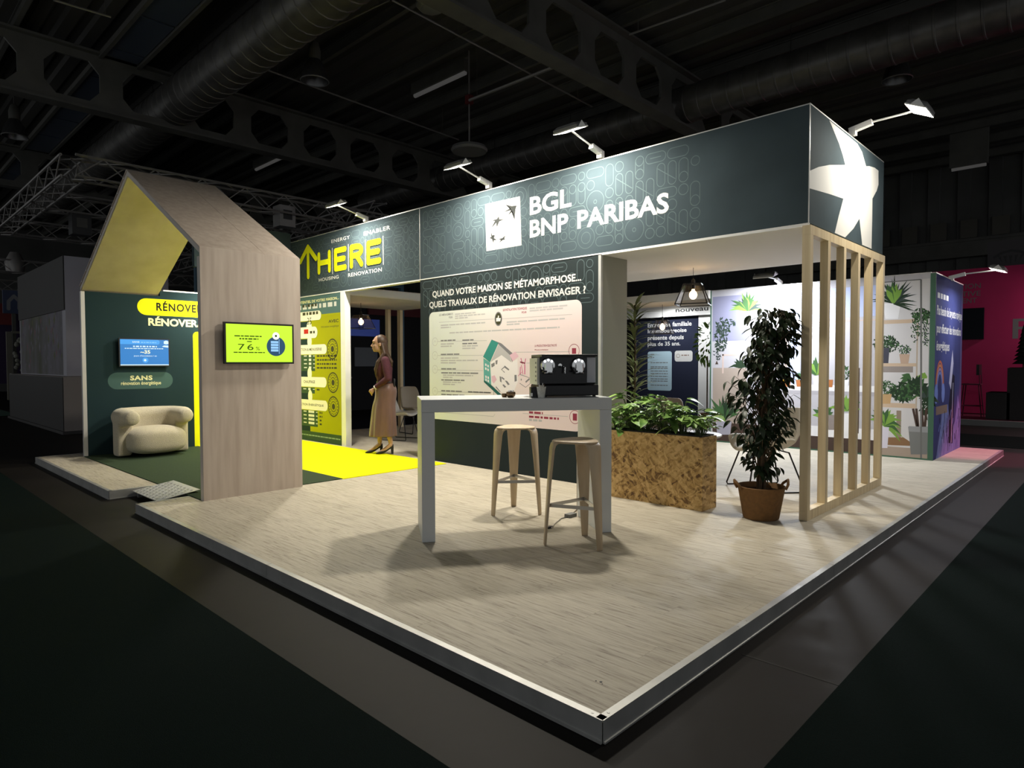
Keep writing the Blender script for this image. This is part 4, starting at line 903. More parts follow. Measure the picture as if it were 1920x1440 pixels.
q = MB(); q.box((-.034, -.034, .012), (-.018, -.0305, .038)); q.build('tag', M_white, dc)
bo = thing('sugar_bowl', 'small bronze bowl of white sugar portions on the bar table', 'bowl', onT(.72, .16))
q = MB(); q.lathe([(.020, 0), (.034, .012), (.038, .032), (.036, .045), (.033, .045), (.030, .015)], n=20); q.build('bowl', mat('bronze', (0.16, 0.10, 0.05), .35, .7), bo, smooth=40)
for k in range(6): a = k * 1.1; q = MB(); q.ball((.016 * math.cos(a), .016 * math.sin(a), .045 + .008 * (k % 2)), (.010, .010, .009), 5); q.build('sugar', M_white, bo, smooth=60)
q = MB(); q.lathe([(.018, 0), (.024, .018), (.022, .03), (.019, .03), (.014, .006)], (-.062, -.01, 0), 14); q.build('small_dish', MATS['bronze'], bo, smooth=40)

# power lead under the table
q = MB(); pts = [atZ(1082, 955, .006), atZ(1074, 962, .006), atZ(1068, 968, .006), atZ(1052, 972, .006), atZ(1040, 982, .006), atZ(1034, 990, .006)]
q.tube([pts[0] + Vector((0, 0, .5)), pts[0] + Vector((0, 0, .05))] + pts, .005, 6); o = q.build('power_lead', M_steel, smooth=60); tag(o, 'grey power lead lying on the planks under the bar table', 'cable')
q = MB(); p = atZ(1070, 969, .0); q.box((p.x - .03, p.y - .05, .0005), (p.x + .03, p.y + .05, .03)); tag(q.build('plug_adapter', M_lampback), 'small grey plug adapter on the floor behind the near stool', 'plug')
q = MB(); p = atZ(1030, 990, .0); q.box((p.x - .015, p.y - .03, .0005), (p.x + .015, p.y + .03, .014)); tag(q.build('cable_plug', M_black), 'dark plug at the loose end of the power lead', 'plug')

# ---- boucle armchair
ac = thing('armchair', 'cream boucle armchair with a rolled curved back against the green wall', 'armchair', (-9.20, 1.27, .009), .06)
ac.scale = (.93, .93, .97)
q = MB(); up = []
for k in range(25):
    a = math.radians(-118 + 236 * k / 24); up.append((-.30 + .0 - .0 + .36 * -math.cos(a) + .30, .40 * math.sin(a) * 1.0))
path = [(.36, -.40), (.22, -.425)] + [(-.06 - .27 * math.sin(PI * k / 12), -.425 * math.cos(PI * k / 12)) for k in range(13)] + [(.22, .425), (.36, .40)]
q.tube([Vector((x, y, .595)) for x, y in path], [.10] + [.132] * (len(path) - 2) + [.10], 16)
q.ball((.36, -.40, .595), (.06, .115, .115), 8); q.ball((.36, .40, .595), (.06, .115, .115), 8)
low = [(.13, -.43)] + [(-.06 - .27 * math.sin(PI * k / 12), -.43 * math.cos(PI * k / 12)) for k in range(13)] + [(.13, .43)]
rows = []
for i, (x, y) in enumerate(low):
    a = Vector(low[max(i - 1, 0)]); b = Vector(low[min(i + 1, len(low) - 1)]); d = (b - a).normalized(); n_ = Vector((d.y, -d.x))
    rows.append([Vector((x + n_.x * o_, y + n_.y * o_, z_)) for o_, z_ in ((.09, .02), (.122, .07), (.125, .60), (-.10, .60), (-.10, .02))])
q.grid(rows, 0, True, True, True)
bake(q, 'curved_back', M_boucle, remesh(.022, 8, .7), ac)
q = MB(); q.ball((.12, 0, .225), (.34, .42, .215), 14)
for v in range(len(q.v)):
    x, y, z = q.v[v]; dx, dy, dz = (x - .12) / .34, y / .42, (z - .225) / .215
    f = lambda t: math.copysign(abs(t) ** .62, t)
    q.v[v] = (.14 + .34 * f(dx), .43 * f(dy), .228 + .195 * f(dz) + (.03 * (1 - dy * dy) if dz > 0 else 0))
bake(q, 'seat_cushion', M_boucle, remesh(.022, 6, .6), ac)

# ---- OSB planter and its plants
pl_x0, pl_x1, pl_y0, pl_y1, pl_h = -2.46, -1.39, 3.46, 3.735, .68
pt = thing('planter_box', 'long planter box of OSB board with a dark liner in front of the opening', 'planter', ((pl_x0 + pl_x1) / 2, (pl_y0 + pl_y1) / 2, 0)); po = Vector(pt.location)
for a, b in (((pl_x0, pl_y0, 0.001), (pl_x1, pl_y0 + .018, pl_h)), ((pl_x0, pl_y1 - .018, 0.001), (pl_x1, pl_y1, pl_h)), ((pl_x0, pl_y0 + .0185, 0.001), (pl_x0 + .018, pl_y1 - .0185, pl_h)), ((pl_x1 - .018, pl_y0 + .0185, 0.001), (pl_x1, pl_y1 - .0185, pl_h))):
    q = MB(); q.box(a, b); o = q.build('board', M_osb, pt); o.location = -po
q = MB(); q.box((pl_x0 + .019, pl_y0 + .019, pl_h - .10), (pl_x1 - .019, pl_y1 - .019, pl_h - .05)); o = q.build('soil', M_soil, pt); o.location = -po
q = MB(); h = pl_h - .05
for a, b in (((pl_x0 + .0185, pl_y0 + .0185, h), (pl_x1 - .0185, pl_y0 + .023, pl_h + .012)), ((pl_x0 + .0185, pl_y1 - .023, h), (pl_x1 - .0185, pl_y1 - .0185, pl_h + .012)), ((pl_x0 + .0185, pl_y0 + .023, h), (pl_x0 + .023, pl_y1 - .023, pl_h + .012)), ((pl_x1 - .023, pl_y0 + .023, h), (pl_x1 - .0185, pl_y1 - .023, pl_h + .012))): q.box(a, b)
o = q.build('liner', M_black, pt); o.location = -po

def leaf_mesh(name, m, L, W, droop=.25, fold=.12, n=5):
    """pointed leaf along +x, underside down"""
    q = MB(); rows = []
    for i in range(n + 1):
        t = i / n; w_ = W * math.sin(PI * min(1, (t * .92 + .06)) ** .85) * (1 if i < n else .02); z = -droop * L * t * t
        rows.append([(L * t, w_ / 2, z + fold * w_), (L * t, 0, z), (L * t, -w_ / 2, z + fold * w_)])
    q.grid(rows); return q.mesh(name, m, smooth=60, fixn=False)
def palm_leaf_mesh(name, m, R, lobes=7):
    q = MB(); c = (0, 0, 0); pts = []
    for k in range(lobes):
        a = math.radians(-125 + 250 * k / (lobes - 1)); l = R * (1 - .28 * abs(k - (lobes - 1) / 2) / ((lobes - 1) / 2)); da = math.radians(250 / (lobes - 1))
        for f, r_ in ((-.5, .42), (-.27, .74), (0, 1.0), (.27, .74)): pts.append((a + f * da, l * r_, -.14 * l * r_ * r_ + (.03 * R if abs(f) == .27 else 0)))
    P = [(r_ * math.cos(a), r_ * math.sin(a), z) for a, r_, z in pts]
    for i in range(len(P) - 1): q.face([c, P[i], P[i + 1]])
    return q.mesh(name, m, smooth=60, fixn=False)
def orient(d, roll=0.0):
    d = Vector(d).normalized(); s = Vector((0, 0, 1)).cross(d)
    s = s.normalized() if s.length > 1e-3 else Vector((0, 1, 0)); n_ = d.cross(s); m = Matrix((d, s, n_)).transposed()
    return m.to_4x4() @ Matrix.Rotation(roll, 4, 'X')
ARA = [palm_leaf_mesh('leaf', M_leafm, .105), palm_leaf_mesh('leaf', M_leafm, .085, 5), leaf_mesh('leaf', M_leafm, .17, .085, .3)]
def aralia(loc, label, n, hgt, rnd, spread=.17):
    t = thing('potted_plant', label, 'plant', loc, 0, 'leafy green plants in the OSB planter')
    st = MB()
    for k in range(n):
        a = 2 * PI * k / n * 2.4 + rnd.random(); r_ = spread * math.sqrt(rnd.uniform(.05, 1)); z = hgt * rnd.uniform(.35, 1.0) * (1.1 - .5 * r_ / spread)
        p = Vector((r_ * math.cos(a), r_ * math.sin(a) * .85, z)); b = Vector((p.x * .2, p.y * .2, 0)); mid = Vector((p.x * .5, p.y * .5, z * .7))
        st.tube([b, mid, p], [.004, .003, .002], 4)
        o = link('leaf', ARA[rnd.choice((0, 0, 1, 2))], t); d = Vector((math.cos(a), math.sin(a), rnd.uniform(-.35, .25)))
        s = rnd.uniform(.8, 1.25); o.matrix_local = Matrix.Translation(p) @ orient(d, rnd.uniform(-.5, .5)) @ Matrix.Scale(s, 4)
    st.build('stems', mat('green_stem', (0.06, 0.09, 0.03), .6), t)
rnd = random.Random(5)
for k, (fx, hh, n, lb) in enumerate(((.04, .30, 26, 'low leafy plant spilling over the left end of the OSB planter'), (.20, .56, 40, 'tallest bright leafy plant near the left end of the OSB planter'), (.38, .46, 34, 'broad leaved plant left of the middle of the OSB planter'), (.55, .46, 34, 'leafy plant in the middle of the OSB planter'), (.73, .43, 32, 'leafy plant right of the middle of the OSB planter'), (.91, .40, 24, 'sparse leafy plant at the right end of the OSB planter'))):
    aralia((pl_x0 + (pl_x1 - pl_x0) * fx, (pl_y0 + pl_y1) / 2, pl_h - .05), lb, n, hh, rnd)

# ---- ficus in a brown pot
fp = Vector((-.905, 3.60, 0))
pot = thing('plant_pot', 'round brown felt pot with two handles holding the ficus', 'pot', fp)
q = MB(); q.lathe([(.140, 0.001), (.150, .012), (.196, .275), (.203, .282), (.198, .288), (.188, .275), (.15, .05)], n=32); q.build('body', M_pot, pot, smooth=40)
q = MB(); q.lathe([(.185, .24), (.10, .256), (.001, .25)], n=24, cap0=False); q.build('soil', M_soil, pot)
for s_ in (-1, 1):
    d = Vector((_r0.x * s_, _r0.y * s_, 0)); s = Vector((-d.y, d.x, 0)); q = MB(); q.tube([d * .19 + s * .06 + Vector((0, 0, .26)), d * .215 + s * .05 + Vector((0, 0, .30)), d * .235 + Vector((0, 0, .335)), d * .215 - s * .05 + Vector((0, 0, .30)), d * .19 - s * .06 + Vector((0, 0, .26))], .012, 8); q.build('handle', M_pot, pot, smooth=60)
fi = thing('ficus_tree', 'tall dark leaved ficus growing in the brown felt pot', 'tree', fp + Vector((0, 0, .25)))
rnd = random.Random(21); st = MB(); tips = []
for k in range(4):
    a = k * PI / 2; pts = [Vector((.028 * math.cos(a + z * 3) * (1 - z * .3), .028 * math.sin(a + z * 3) * (1 - z * .3), z)) for z in (0, .15, .3, .45, .6, .8)]
    st.tube(pts, [.016, .015, .014, .012, .010, .007], 6)
st.build('trunk', M_bark, fi, smooth=60)
br = MB(); R_ = Vector((_r0.x, _r0.y, 0)); Bk = Vector((-_r0.y, _r0.x, 0))
def env(z):   # half width of the crown and sideways lean
    return (.17 if z < .22 else .18 if z < .50 else .30 if z < .95 else .25 if z < 1.25 else .22), (-.01 if z < 1.0 else .02 + .09 * (z - 1.0) / .55)
leaves = []
for k in range(250):
    z = .12 + 1.46 * (k / 250) ** .85; wd, ln = env(z); a = rnd.uniform(0, 2 * PI); r_ = wd * math.sqrt(rnd.uniform(.15, 1))
    if .14 < z < .46 and rnd.random() < .5: continue
    c = R_ * ln; tip = c + R_ * math.cos(a) * r_ + Bk * math.sin(a) * r_ * .9 + Vector((0, 0, z)); b0 = Vector((0, 0, max(.05, z - .25 - .2 * rnd.random()))) + c * .5
    mid = b0.lerp(tip, .55) + Vector((0, 0, .07)); br.tube([b0, mid, tip], [.0045, .003, .0012], 4)
    for m in range(4):
        f = .45 + .55 * m / 3; p = b0.lerp(mid, f / .55) if f < .55 else mid.lerp(tip, (f - .55) / .45)
        d = (tip - b0); d.z = 0; d = d.normalized() if d.length > .01 else Vector((1, 0, 0)); yaw_ = (m % 2 * 2 - 1) * rnd.uniform(.3, 1.1); d = Matrix.Rotation(yaw_, 3, 'Z') @ d; d.z = rnd.uniform(-1.3, -.15)
        leaves.append((p.copy(), d, rnd.uniform(-.6, .6), rnd.uniform(.8, 1.25)))
# arching top branch to the right
for j in range(5):
    top = [R_ * (.05 + .26 * t - .02 * j) + Bk * (.03 * (j - 2)) + Vector((0, 0, 1.22 + .36 * math.sin(PI * .5 * min(1, t * 1.6)) - (.26 * max(0, t - .5) ** 1.2) * 2 + .012 * j)) for t in (0, .2, .4, .6, .8, 1.0)]
    br.tube(top, [.004, .0035, .003, .0025, .002, .001], 4)
    for i in range(1, 6):
        for m in (-1, 1):
            d = R_ * .5 + Bk * m * rnd.uniform(.2, .8) + Vector((0, 0, rnd.uniform(-1.2, -.3))); leaves.append((top[i] + Bk * m * .008, d, rnd.uniform(-.5, .5), rnd.uniform(.8, 1.15)))
br.build('branches', M_bark, fi)
FL_ = [leaf_mesh('leaf', M_leafd, .085, .042, .25, .15), leaf_mesh('leaf', M_leafd, .075, .038, .45, .2), leaf_mesh('leaf', M_leafd, .095, .044, .15, .1)]
leaves.sort(key=lambda l: -(l[0].dot(-Bk)))
rest = MB()
for i, (p, d, r0_, s) in enumerate(leaves):
    M4 = Matrix.Translation(p) @ orient(d, r0_) @ Matrix.Scale(s, 4)
    if i < 300: o = link('leaf', FL_[i % 3], fi); o.matrix_local = M4
    else:
        me = FL_[i % 3]; b = len(rest.v); rest.v += [tuple(M4 @ v.co) for v in me.vertices]
        for f in me.polygons: rest.f.append([b + k for k in f.vertices]); rest.m.append(0)
rest.build('rear_foliage', M_leafd, fi, kind='stuff', fixn=False)

# ---- shell chairs on wire legs
def make_chair(loc, rz, label, m=M_cfab, sh=.46, back=.86, tall=False, lift0=.045):
    t = thing('shell_chair', label, 'chair', loc, rz, 'upholstered shell chairs on wire legs')
    prof = [(.25, sh - .035, .21), (.235, sh, .225), (.12, sh - .005, .235), (-.05, sh - .02, .24), (-.16, sh + .0, .24), (-.215, sh + .08, .235), (-.265, sh + .2, .225), (-.31, (sh + .2 + back) / 2 + .03, .215), (-.345, back - .02, .19), (-.355, back, .16)]
    q = MB(); rows = []
    for i, (x, z, w_) in enumerate(prof):
        row = []
        for k in range(9):
            f = -1 + 2 * k / 8; lift = lift0 * abs(f) ** 2.5; bk = i >= 5
            row.append((x + (.06 * abs(f) ** 2.2 if bk else 0), w_ * f, z + (lift if not bk else 0)))
        rows.append(row)
    q.grid(rows); bake(q, 'seat_shell', m, [('SOLIDIFY', dict(thickness=.045, offset=-.0)), ('SUBSURF', dict(levels=2))], t)
    for s_ in (-1, 1):
        q = MB(); y0, y1 = .15 * s_, .24 * s_; f = .12 if tall else 0
        q.tube([(.16, y0, sh - .04), (.245, y1, .03), (.235, y1, .008), (.20, y1, .008), (-.20, y1, .008), (-.235, y1, .008), (-.245, y1, .03), (-.15, y0, sh - .035)], .0075, 8); q.build('wire_leg', M_blackm, t, smooth=60)
    q = MB(); q.tube([(0, -.24, .015), (0, .24, .015)] if False else [(.16, -.15, sh - .045), (.16, .15, sh - .045)], .0075, 6); q.tube([(-.15, -.15, sh - .04), (-.15, .15, sh - .04)], .0075, 6); q.build('cross_wire', M_blackm, t)
    return t
fdir = math.atan2(-.75, -.66)
make_chair((-1.43, 4.93, 0), fdir, 'cream shell chair behind the ficus, seen from its side', M_cfab, .45, .87, lift0=.13).scale = (1.22, 1.15, 1)
make_chair((-3.05, 5.65, 0), fdir + 1.2, 'taupe shell chair whose back rises behind the planter leaves', mat('taupe_fabric', (0.20, 0.165, 0.13), .8), .46, .88)
make_chair((-8.05, 5.0, 0), fdir + 2.7, 'cream shell chair right behind the standing woman')
make_chair((-8.75, 5.9, 0), fdir + 2.2, 'beige shell chair farther back behind the cream chair near the woman', mat('beige_fabric', (0.36, 0.31, 0.24), .8), .46, .90)
rt = thing('round_table', 'round white meeting table half hidden behind the planter leaves', 'table', (-2.33, 4.80, 0))
q = MB(); q.lathe([(.42, .52), (.43, .525), (.43, .54), (.42, .545), (.001, .545)], n=40); q.build('top', M_white, rt, smooth=40)
q = MB(); q.lathe([(.03, .02), (.03, .52)], n=12); q.build('column', M_white, rt, smooth=40)
q = MB(); q.lathe([(.25, .001), (.25, .012), (.03, .022)], n=28); q.build('base', M_white, rt, smooth=40)

# ---- pendant cage lamps
smoke = mat('smoked_glass', (0.06, 0.05, 0.045), .08); smoke.node_tree.nodes['Principled BSDF'].inputs['Alpha'].default_value = .22
def pendant(loc, top, label, power=40.0, m_glow=None):
    t = thing('pendant_lamp', label, 'lamp', loc, .35, 'black cage pendant lamps')
    w0, w1, h = .10, .19, .25
    q = MB(); q.tube([(0, 0, h + .05), (0, 0, top - loc[2])], .004, 6); q.build('cord', M_black, t)
    q = MB(); q.lathe([(.022, h - .06), (.022, h + .05), (.008, h + .07)], n=12); q.build('socket', M_black, t, smooth=40)
    q = MB(); T = [(-w0, -w0, h), (w0, -w0, h), (w0, w0, h), (-w0, w0, h)]; B_ = [(-w1, -w1, 0), (w1, -w1, 0), (w1, w1, 0), (-w1, w1, 0)]
    for k in range(4): j = (k + 1) % 4; q.bar(T[k], T[j], .012); q.bar(B_[k], B_[j], .012); q.bar(T[k], B_[k], .010)
    q.bar((-w0, 0, h), (w0, 0, h), .010); q.bar((0, -w0, h), (0, w0, h), .010); q.build('cage', M_black, t)
    for k in range(4):
        j = (k + 1) % 4; q = MB(); q.face([T[k], T[j], B_[j], B_[k]]); q.build('glass_pane', smoke, t, fixn=False)
    q = MB(); q.ball((0, 0, h - .13), (.048, .048, .055), 10); q.lathe([(.02, h - .085), (.016, h - .06)], n=10, cap0=False, cap1=False); q.build('bulb', mat('warm_bulb', (1.0, .66, .30), .3, emit=14.0), t, smooth=60)
    light('pendant_light', 'POINT', (loc[0], loc[1], loc[2] + h - .135), power, (1.0, .62, .30), size=.05)
pc = atZ(1300, 502, 2.535); pendant((pc.x, pc.y, 2.08), 2.535, 'lit black cage pendant lamp under the fascia box soffit')
# ---- rear canopies of the stand
rc = thing('rear_canopy', 'white rear canopy with timber posts left of the plant mural', 'canopy', (0, 0, 0))
q = MB(); q.box((-6.6, 8.42, 2.47), (-3.87, 9.35, 2.61)); q.build('box', M_soffit, rc)
for x in (-6.35,): q = MB(); q.box((x, 8.5, 0), (x + .10, 8.6, 2.469)); q.build('post', M_spruce, rc)
pc = (-5.05, 8.9); pendant((pc[0], pc[1], 1.92), 2.47, 'small lit black cage pendant lamp under the rear canopy', 26)
dc_ = thing('rear_canopy', 'white canopy with slim timber posts behind the doorway and the woman', 'canopy', (0, 0, 0))
q = MB(); q.box((-10.0, 3.89, 2.50), (-8.0, 6.45, 2.64)); q.build('box', M_soffit, dc_)
q = MB(); q.box((-7.998, 3.89, 2.52), (-7.99, 6.45, 2.62)); q.build('white_face', M_white, dc_)
for y in (6.05, 6.36): q = MB(); q.box((-9.98, y, 0), (-9.88, y + .07, 2.50)); q.build('post', M_spruce, dc_)
pp = atZ(678, 575, 2.5); pendant((-9.05, 4.85, 2.02), 2.50, 'dim black cage pendant lamp beyond the doorway', 16)

# ---- other greenery
def spiky(loc, label, n, L, z0, z1, rnd, m=M_leafp, w=.035, tname='dracaena', trunk=True, group=None):
    t = thing(tname, label, 'plant', loc, 0, group); lm = leaf_mesh('leaf', m, L, w, .35, .1, 5)
    if trunk: q = MB(); q.tube([(0, 0, .25), (.01, 0, (z0 + z1) / 2), (0, 0, z1)], .014, 6); q.build('stem', M_bark, t)
    q = MB(); q.lathe([(.12, 0), (.16, .28), (.14, .28), (.12, .2)], n=18); q.build('pot', M_pot, t, smooth=40)
    for k in range(n):
        a = k * 2.4 + rnd.random() * .4; z = z0 + (z1 - z0) * (k / n); o = link('leaf', lm, t)
        o.matrix_local = Matrix.Translation((.02 * math.cos(a), .02 * math.sin(a), z)) @ orient((math.cos(a), math.sin(a), rnd.uniform(.1, 1.2)), 0) @ Matrix.Scale(rnd.uniform(.75, 1.1), 4)
rnd = random.Random(8)
spiky((-4.1, 6.5, 0), 'tall spiky dracaena seen left behind the planter', 130, .40, .5, 2.25, rnd, w=.055)
spiky((-9.3, 6.95, 0), 'dark spiky plant beyond the doorway posts', 60, .45, .4, 2.0, rnd, M_leafd)
spiky((-8.5, 7.3, 0), 'second dark spiky plant beyond the doorway, nearest the wall edge', 50, .45, .4, 1.9, rnd, M_leafd)
t = thing('topiary_bush', 'small leafy standard tree beside the left edge of the plant mural', 'plant', (-5.35, 11.3, G)); rnd = random.Random(4); lm = leaf_mesh('leaf', M_leafm, .11, .055, .2, .1, 4)
q = MB(); q.tube([(0, 0, .3), (0, 0, 1.6)], .015, 6); q.build('stem', M_bark, t); q = MB(); q.lathe([(.14, 0), (.19, .34), (.16, .34), (.14, .25)], n=18); q.build('pot', M_pot, t, smooth=40)
for k in range(170):
    d = Vector((rnd.gauss(0, 1), rnd.gauss(0, 1), rnd.gauss(0, 1))).normalized(); p = Vector((d.x * .28, d.y * .28, 1.85 + d.z * .42)) * 1.0; o = link('leaf', lm, t); o.matrix_local = Matrix.Translation((p.x * rnd.uniform(.6, 1), p.y * rnd.uniform(.6, 1), p.z)) @ orient(d + Vector((0, 0, -.4)), rnd.uniform(-1, 1))
# ================================================================== plant mural and magic wand panel
MY, MX = 8.5, -.555
PM = Plane('-Y', MY); PB = Plane('+X', MX)
mu = thing('mural_wall', 'bright wall printed with a photo of potted plants on shelves', 'wall panel', (0, 0, 0))
q = MB(); q.box((-3.85, MY, 0), (MX - .06, MY + .08, 2.60)); q.build('panel', mat('mural_base_print', (0.50, 0.485, 0.52), .5), mu)
q = MB(); q.box((-3.87, MY - .006, 0), (-3.85, MY + .08, 2.605)); q.box((-3.85, MY - .006, 0), (MX, MY, .02)); q.build('frame', mat('green_frame', (0.05, 0.13, 0.08), .5), mu)
q = MB(); q.box((-3.85, MY - .006, 2.598), (MX - .06, MY + .08, 2.608)); q.build('top_profile', M_alu, mu)
pr = Print(PM, .003); rnd = random.Random(12)
def ink(n, c): return mat('mural_' + n, c, .55)
W1, PKW, BLU, SHF, DKB, FLO, TER = ink('white', (.80, .79, .80)), ink('rosewood', (.62, .48, .42)), ink('pane', (.48, .54, .78)), ink('shelf', (.58, .44, .32)), ink('brown', (.075, .05, .04)), ink('floor', (.40, .32, .26)), ink('terracotta', (.45, .17, .06))
GD, GM_, GL, GG = ink('leaf_dark', (.028, .050, .028)), ink('leaf_mid', (.06, .13, .05)), ink('leaf_light', (.20, .36, .07)), ink('leaf_grey', (.05, .068, .062))
def mr_(x0, y0, x1, y1, m, lift=.0): a, b = PM.px(x0, y1), PM.px(x1, y0); pr.rect(a[0], a[1], b[0], b[1], m, lift)
def mp_(pts, m, lift=.001): pr.poly([PM.px(*p) for p in pts], m, lift)
def burst(cx, cy, n, L, m, a0=0, a1=180, w=5.5, lift=.0016, bend=6):
    for k in range(n):
        a = math.radians(a0 + (a1 - a0) * (k + .5) / n + rnd.uniform(-5, 5)); l = L * rnd.uniform(.75, 1.1); dx, dy = math.cos(a), -math.sin(a)
        mx, my = cx + dx * l * .5, cy + dy * l * .5 - bend * .3; tx, ty = cx + dx * l, cy + dy * l + bend * abs(dx); nx, ny = -dy * w / 2, dx * w / 2
        mp_([(cx + nx * .4, cy + ny * .4), (mx + nx, my + ny), (tx, ty), (mx - nx, my - ny), (cx - nx * .4, cy - ny * .4)], m if not isinstance(m, (list, tuple)) else rnd.choice(m), lift + k * .00002)
def cluster(cx, cy, rx, ry, n, m, s=4, lift=.0016):
    for k in range(n):
        a = rnd.uniform(0, 2 * PI); r_ = math.sqrt(rnd.random()); x, y = cx + rx * r_ * math.cos(a), cy + ry * r_ * math.sin(a); t = rnd.uniform(0, PI); c, d = math.cos(t) * s, math.sin(t) * s
        mp_([(x - c, y - d), (x - d * .4, y + c * .4), (x + c, y + d), (x + d * .4, y - c * .4)], rnd.choice(m) if isinstance(m, (list, tuple)) else m, lift + k * .000005)
def potp(x0, x1, y0, y1, m, tp=.15, lift=.002): w_ = (x1 - x0) * tp; mp_([(x0, y0), (x1, y0), (x1 - w_, y1), (x0 + w_, y1)], m, lift)
# floor, skirting, shelves on the left part
mr_(1336, 826, 1652, 852, FLO, .0005); mr_(1336, 812, 1652, 832, DKB, .0007)
mr_(1480, 806, 1650, 814, W1, .001); mr_(1470, 724, 1650, 731, W1, .001); mr_(1470, 731, 1650, 738, ink('shade', (.42, .40, .43)), .0009)
mr_(1480, 531 + 3, 1650, 600, BLU, .0006); mr_(1480, 606, 1508, 722, BLU, .0006); mr_(1336, 552, 1400, 640, ink('lilac', (.27, .27, .38)), .0004)
mr_(1468, 600, 1650, 606, PKW, .0012); mr_(1470, 606, 1477, 722, PKW, .0012); mr_(1508, 606, 1512, 722, PKW, .0012); mr_(1354, 664, 1382, 667, PKW, .0012); mr_(1354, 664, 1357, 700, PKW, .0012)
mr_(1336, 690, 1400, 812, ink('warm', (.40, .33, .28)), .0004)
potp(1386, 1422, 584, 612, W1); burst(1400, 583, 17, 36, (GM_, GG, GL), 5, 175, 6); burst(1402, 582, 7, 30, (GL, GM_), 50, 125, 8, .0024)
cluster(1360, 610, 18, 14, 60, (GD, GG), 4); cluster(1352, 635, 12, 24, 70, (GD, GG), 4); cluster(1345, 660, 7, 16, 26, (GG,), 3); cluster(1424, 590, 7, 6, 14, GG, 3)
mp_([(1341, 683), (1344, 676), (1347, 683)], DKB, .002); burst(1388, 690, 9, 22, (GD,), 0, 180, 5)
potp(1342, 1372, 790, 815, ink('greypot', (.38, .37, .44)), .1); burst(1357, 788, 14, 46, (GD, GM_), 20, 160, 8)
for x in (1466, 1476, 1498, 1506): potp(x - 6, x + 7, 712, 725, TER if x > 1470 else ink('amber', (.75, .40, .03))); burst(x, 712, 5, 18, (GD, GM_), 55, 125, 4)
potp(1524, 1536, 705, 726, W1); burst(1530, 703, 9, 34, (GM_, GL), 30, 150, 9); potp(1553, 1562, 712, 726, TER); cluster(1583, 700, 10, 14, 40, (GD, GM_), 4); potp(1577, 1592, 712, 727, W1); cluster(1603, 690, 6, 16, 30, (GD, GM_), 4)
burst(1545, 785, 9, 30, (GL, GM_), 20, 160, 9); potp(1550, 1572, 778, 806, ink('taupe', (.28, .24, .22))); burst(1586, 770, 9, 34, (GL, GM_), 10, 170, 9); potp(1578, 1600, 775, 806, W1); burst(1500, 803, 8, 22, (GD,), 5, 175, 4); mr_(1600, 690, 1612, 812, DKB, .0011)
# right part: shelving photo
mr_(1648, 522, 1744, 862, ink('paper', (.62, .60, .60)), .0012); mr_(1648, 843, 1744, 864, FLO, .0014)
mr_(1648, 598, 1718, 608, SHF, .0016); mr_(1648, 681, 1718, 687, SHF, .0016); mr_(1648, 757, 1716, 763, SHF, .0016); mr_(1716, 606, 1722, 775, ink('lath', (.48, .40, .32)), .0016)
mr_(1648, 687, 1712, 698, ink('shelfshade', (.30, .26, .24)), .0015); mr_(1680, 770, 1690, 830, ink('lath2', (.30, .24, .18)), .0015)
mp_([(1655, 834), (1664, 820), (1694, 820), (1709, 830), (1706, 836)], ink('board', (.26, .15, .08)), .002)
potp(1655, 1689, 569, 598, W1); potp(1646, 1654, 572, 598, W1); burst(1676, 569, 20, 52, (GD, GG), 5, 175, 4.5); burst(1675, 568, 7, 40, (GL, GM_), 55, 120, 11, .0026); burst(1675, 570, 6, 46, GD, -25, 15, 3, .0026, 2)
cluster(1727, 590, 18, 11, 90, (GD, GM_), 4); cluster(1716, 615, 8, 30, 46, (GD, GM_), 3); cluster(1735, 618, 7, 34, 60, (GM_, GG), 3); cluster(1726, 612, 16, 20, 40, (GD, GM_), 3)
cluster(1662, 645, 24, 15, 150, (GD, GD, GM_), 4); potp(1644, 1668, 652, 681, ink('slatepot', (.07, .07, .09)), .1, .0024)
cluster(1696, 656, 12, 9, 70, (GG, GM_), 2.5); potp(1686, 1706, 664, 682, ink('beigepot', (.50, .36, .27)), .15, .0024)
cluster(1660, 727, 20, 13, 130, (GD, GM_), 3); potp(1645, 1672, 739, 757, ink('ochrepot', (.52, .34, .17)), .1, .0024)
cluster(1700, 735, 28, 18, 150, (GD, GD, GM_), 6); burst(1718, 735, 12, 32, (GD, GM_), 20, 200, 13); burst(1735, 745, 9, 26, (GD, GG), -40, 150, 13); cluster(1735, 760, 8, 24, 30, GD, 7); burst(1738, 708, 3, 20, (GL,), 130, 190, 8); burst(1708, 712, 5, 24, (GM_,), 120, 200, 9)
for x0, x1 in ((1712, 1720), (1718, 1722), (1728, 1731), (1737, 1734)): pr.path([PM.px(x0, 766), PM.px(x1, 803)], .03, DKB, .0026)
potp(1703, 1743, 800, 852, ink('conpot', (.20, .205, .20)), .12, .0028); mr_(1704, 801, 1742, 809, ink('conrim', (.30, .305, .31)), .0032)
burst(1657, 797, 15, 36, (GL, GL, GM_), -45, 150, 9, .0024, 10); potp(1646, 1667, 801, 840, ink('lilacpot', (.66, .63, .72)), .15, .0030); mr_(1646, 801, 1666, 815, ink('lilacpot', (0, 0, 0)), .0033)
pr.path([PM.px(1727, 524), PM.px(1727, 861)], .022, M_gray, .0036); pr.path([PM.px(1650, 530), PM.px(1727, 524)], .014, M_gray, .0036)
pr.done('printed_plant_photo', mu)

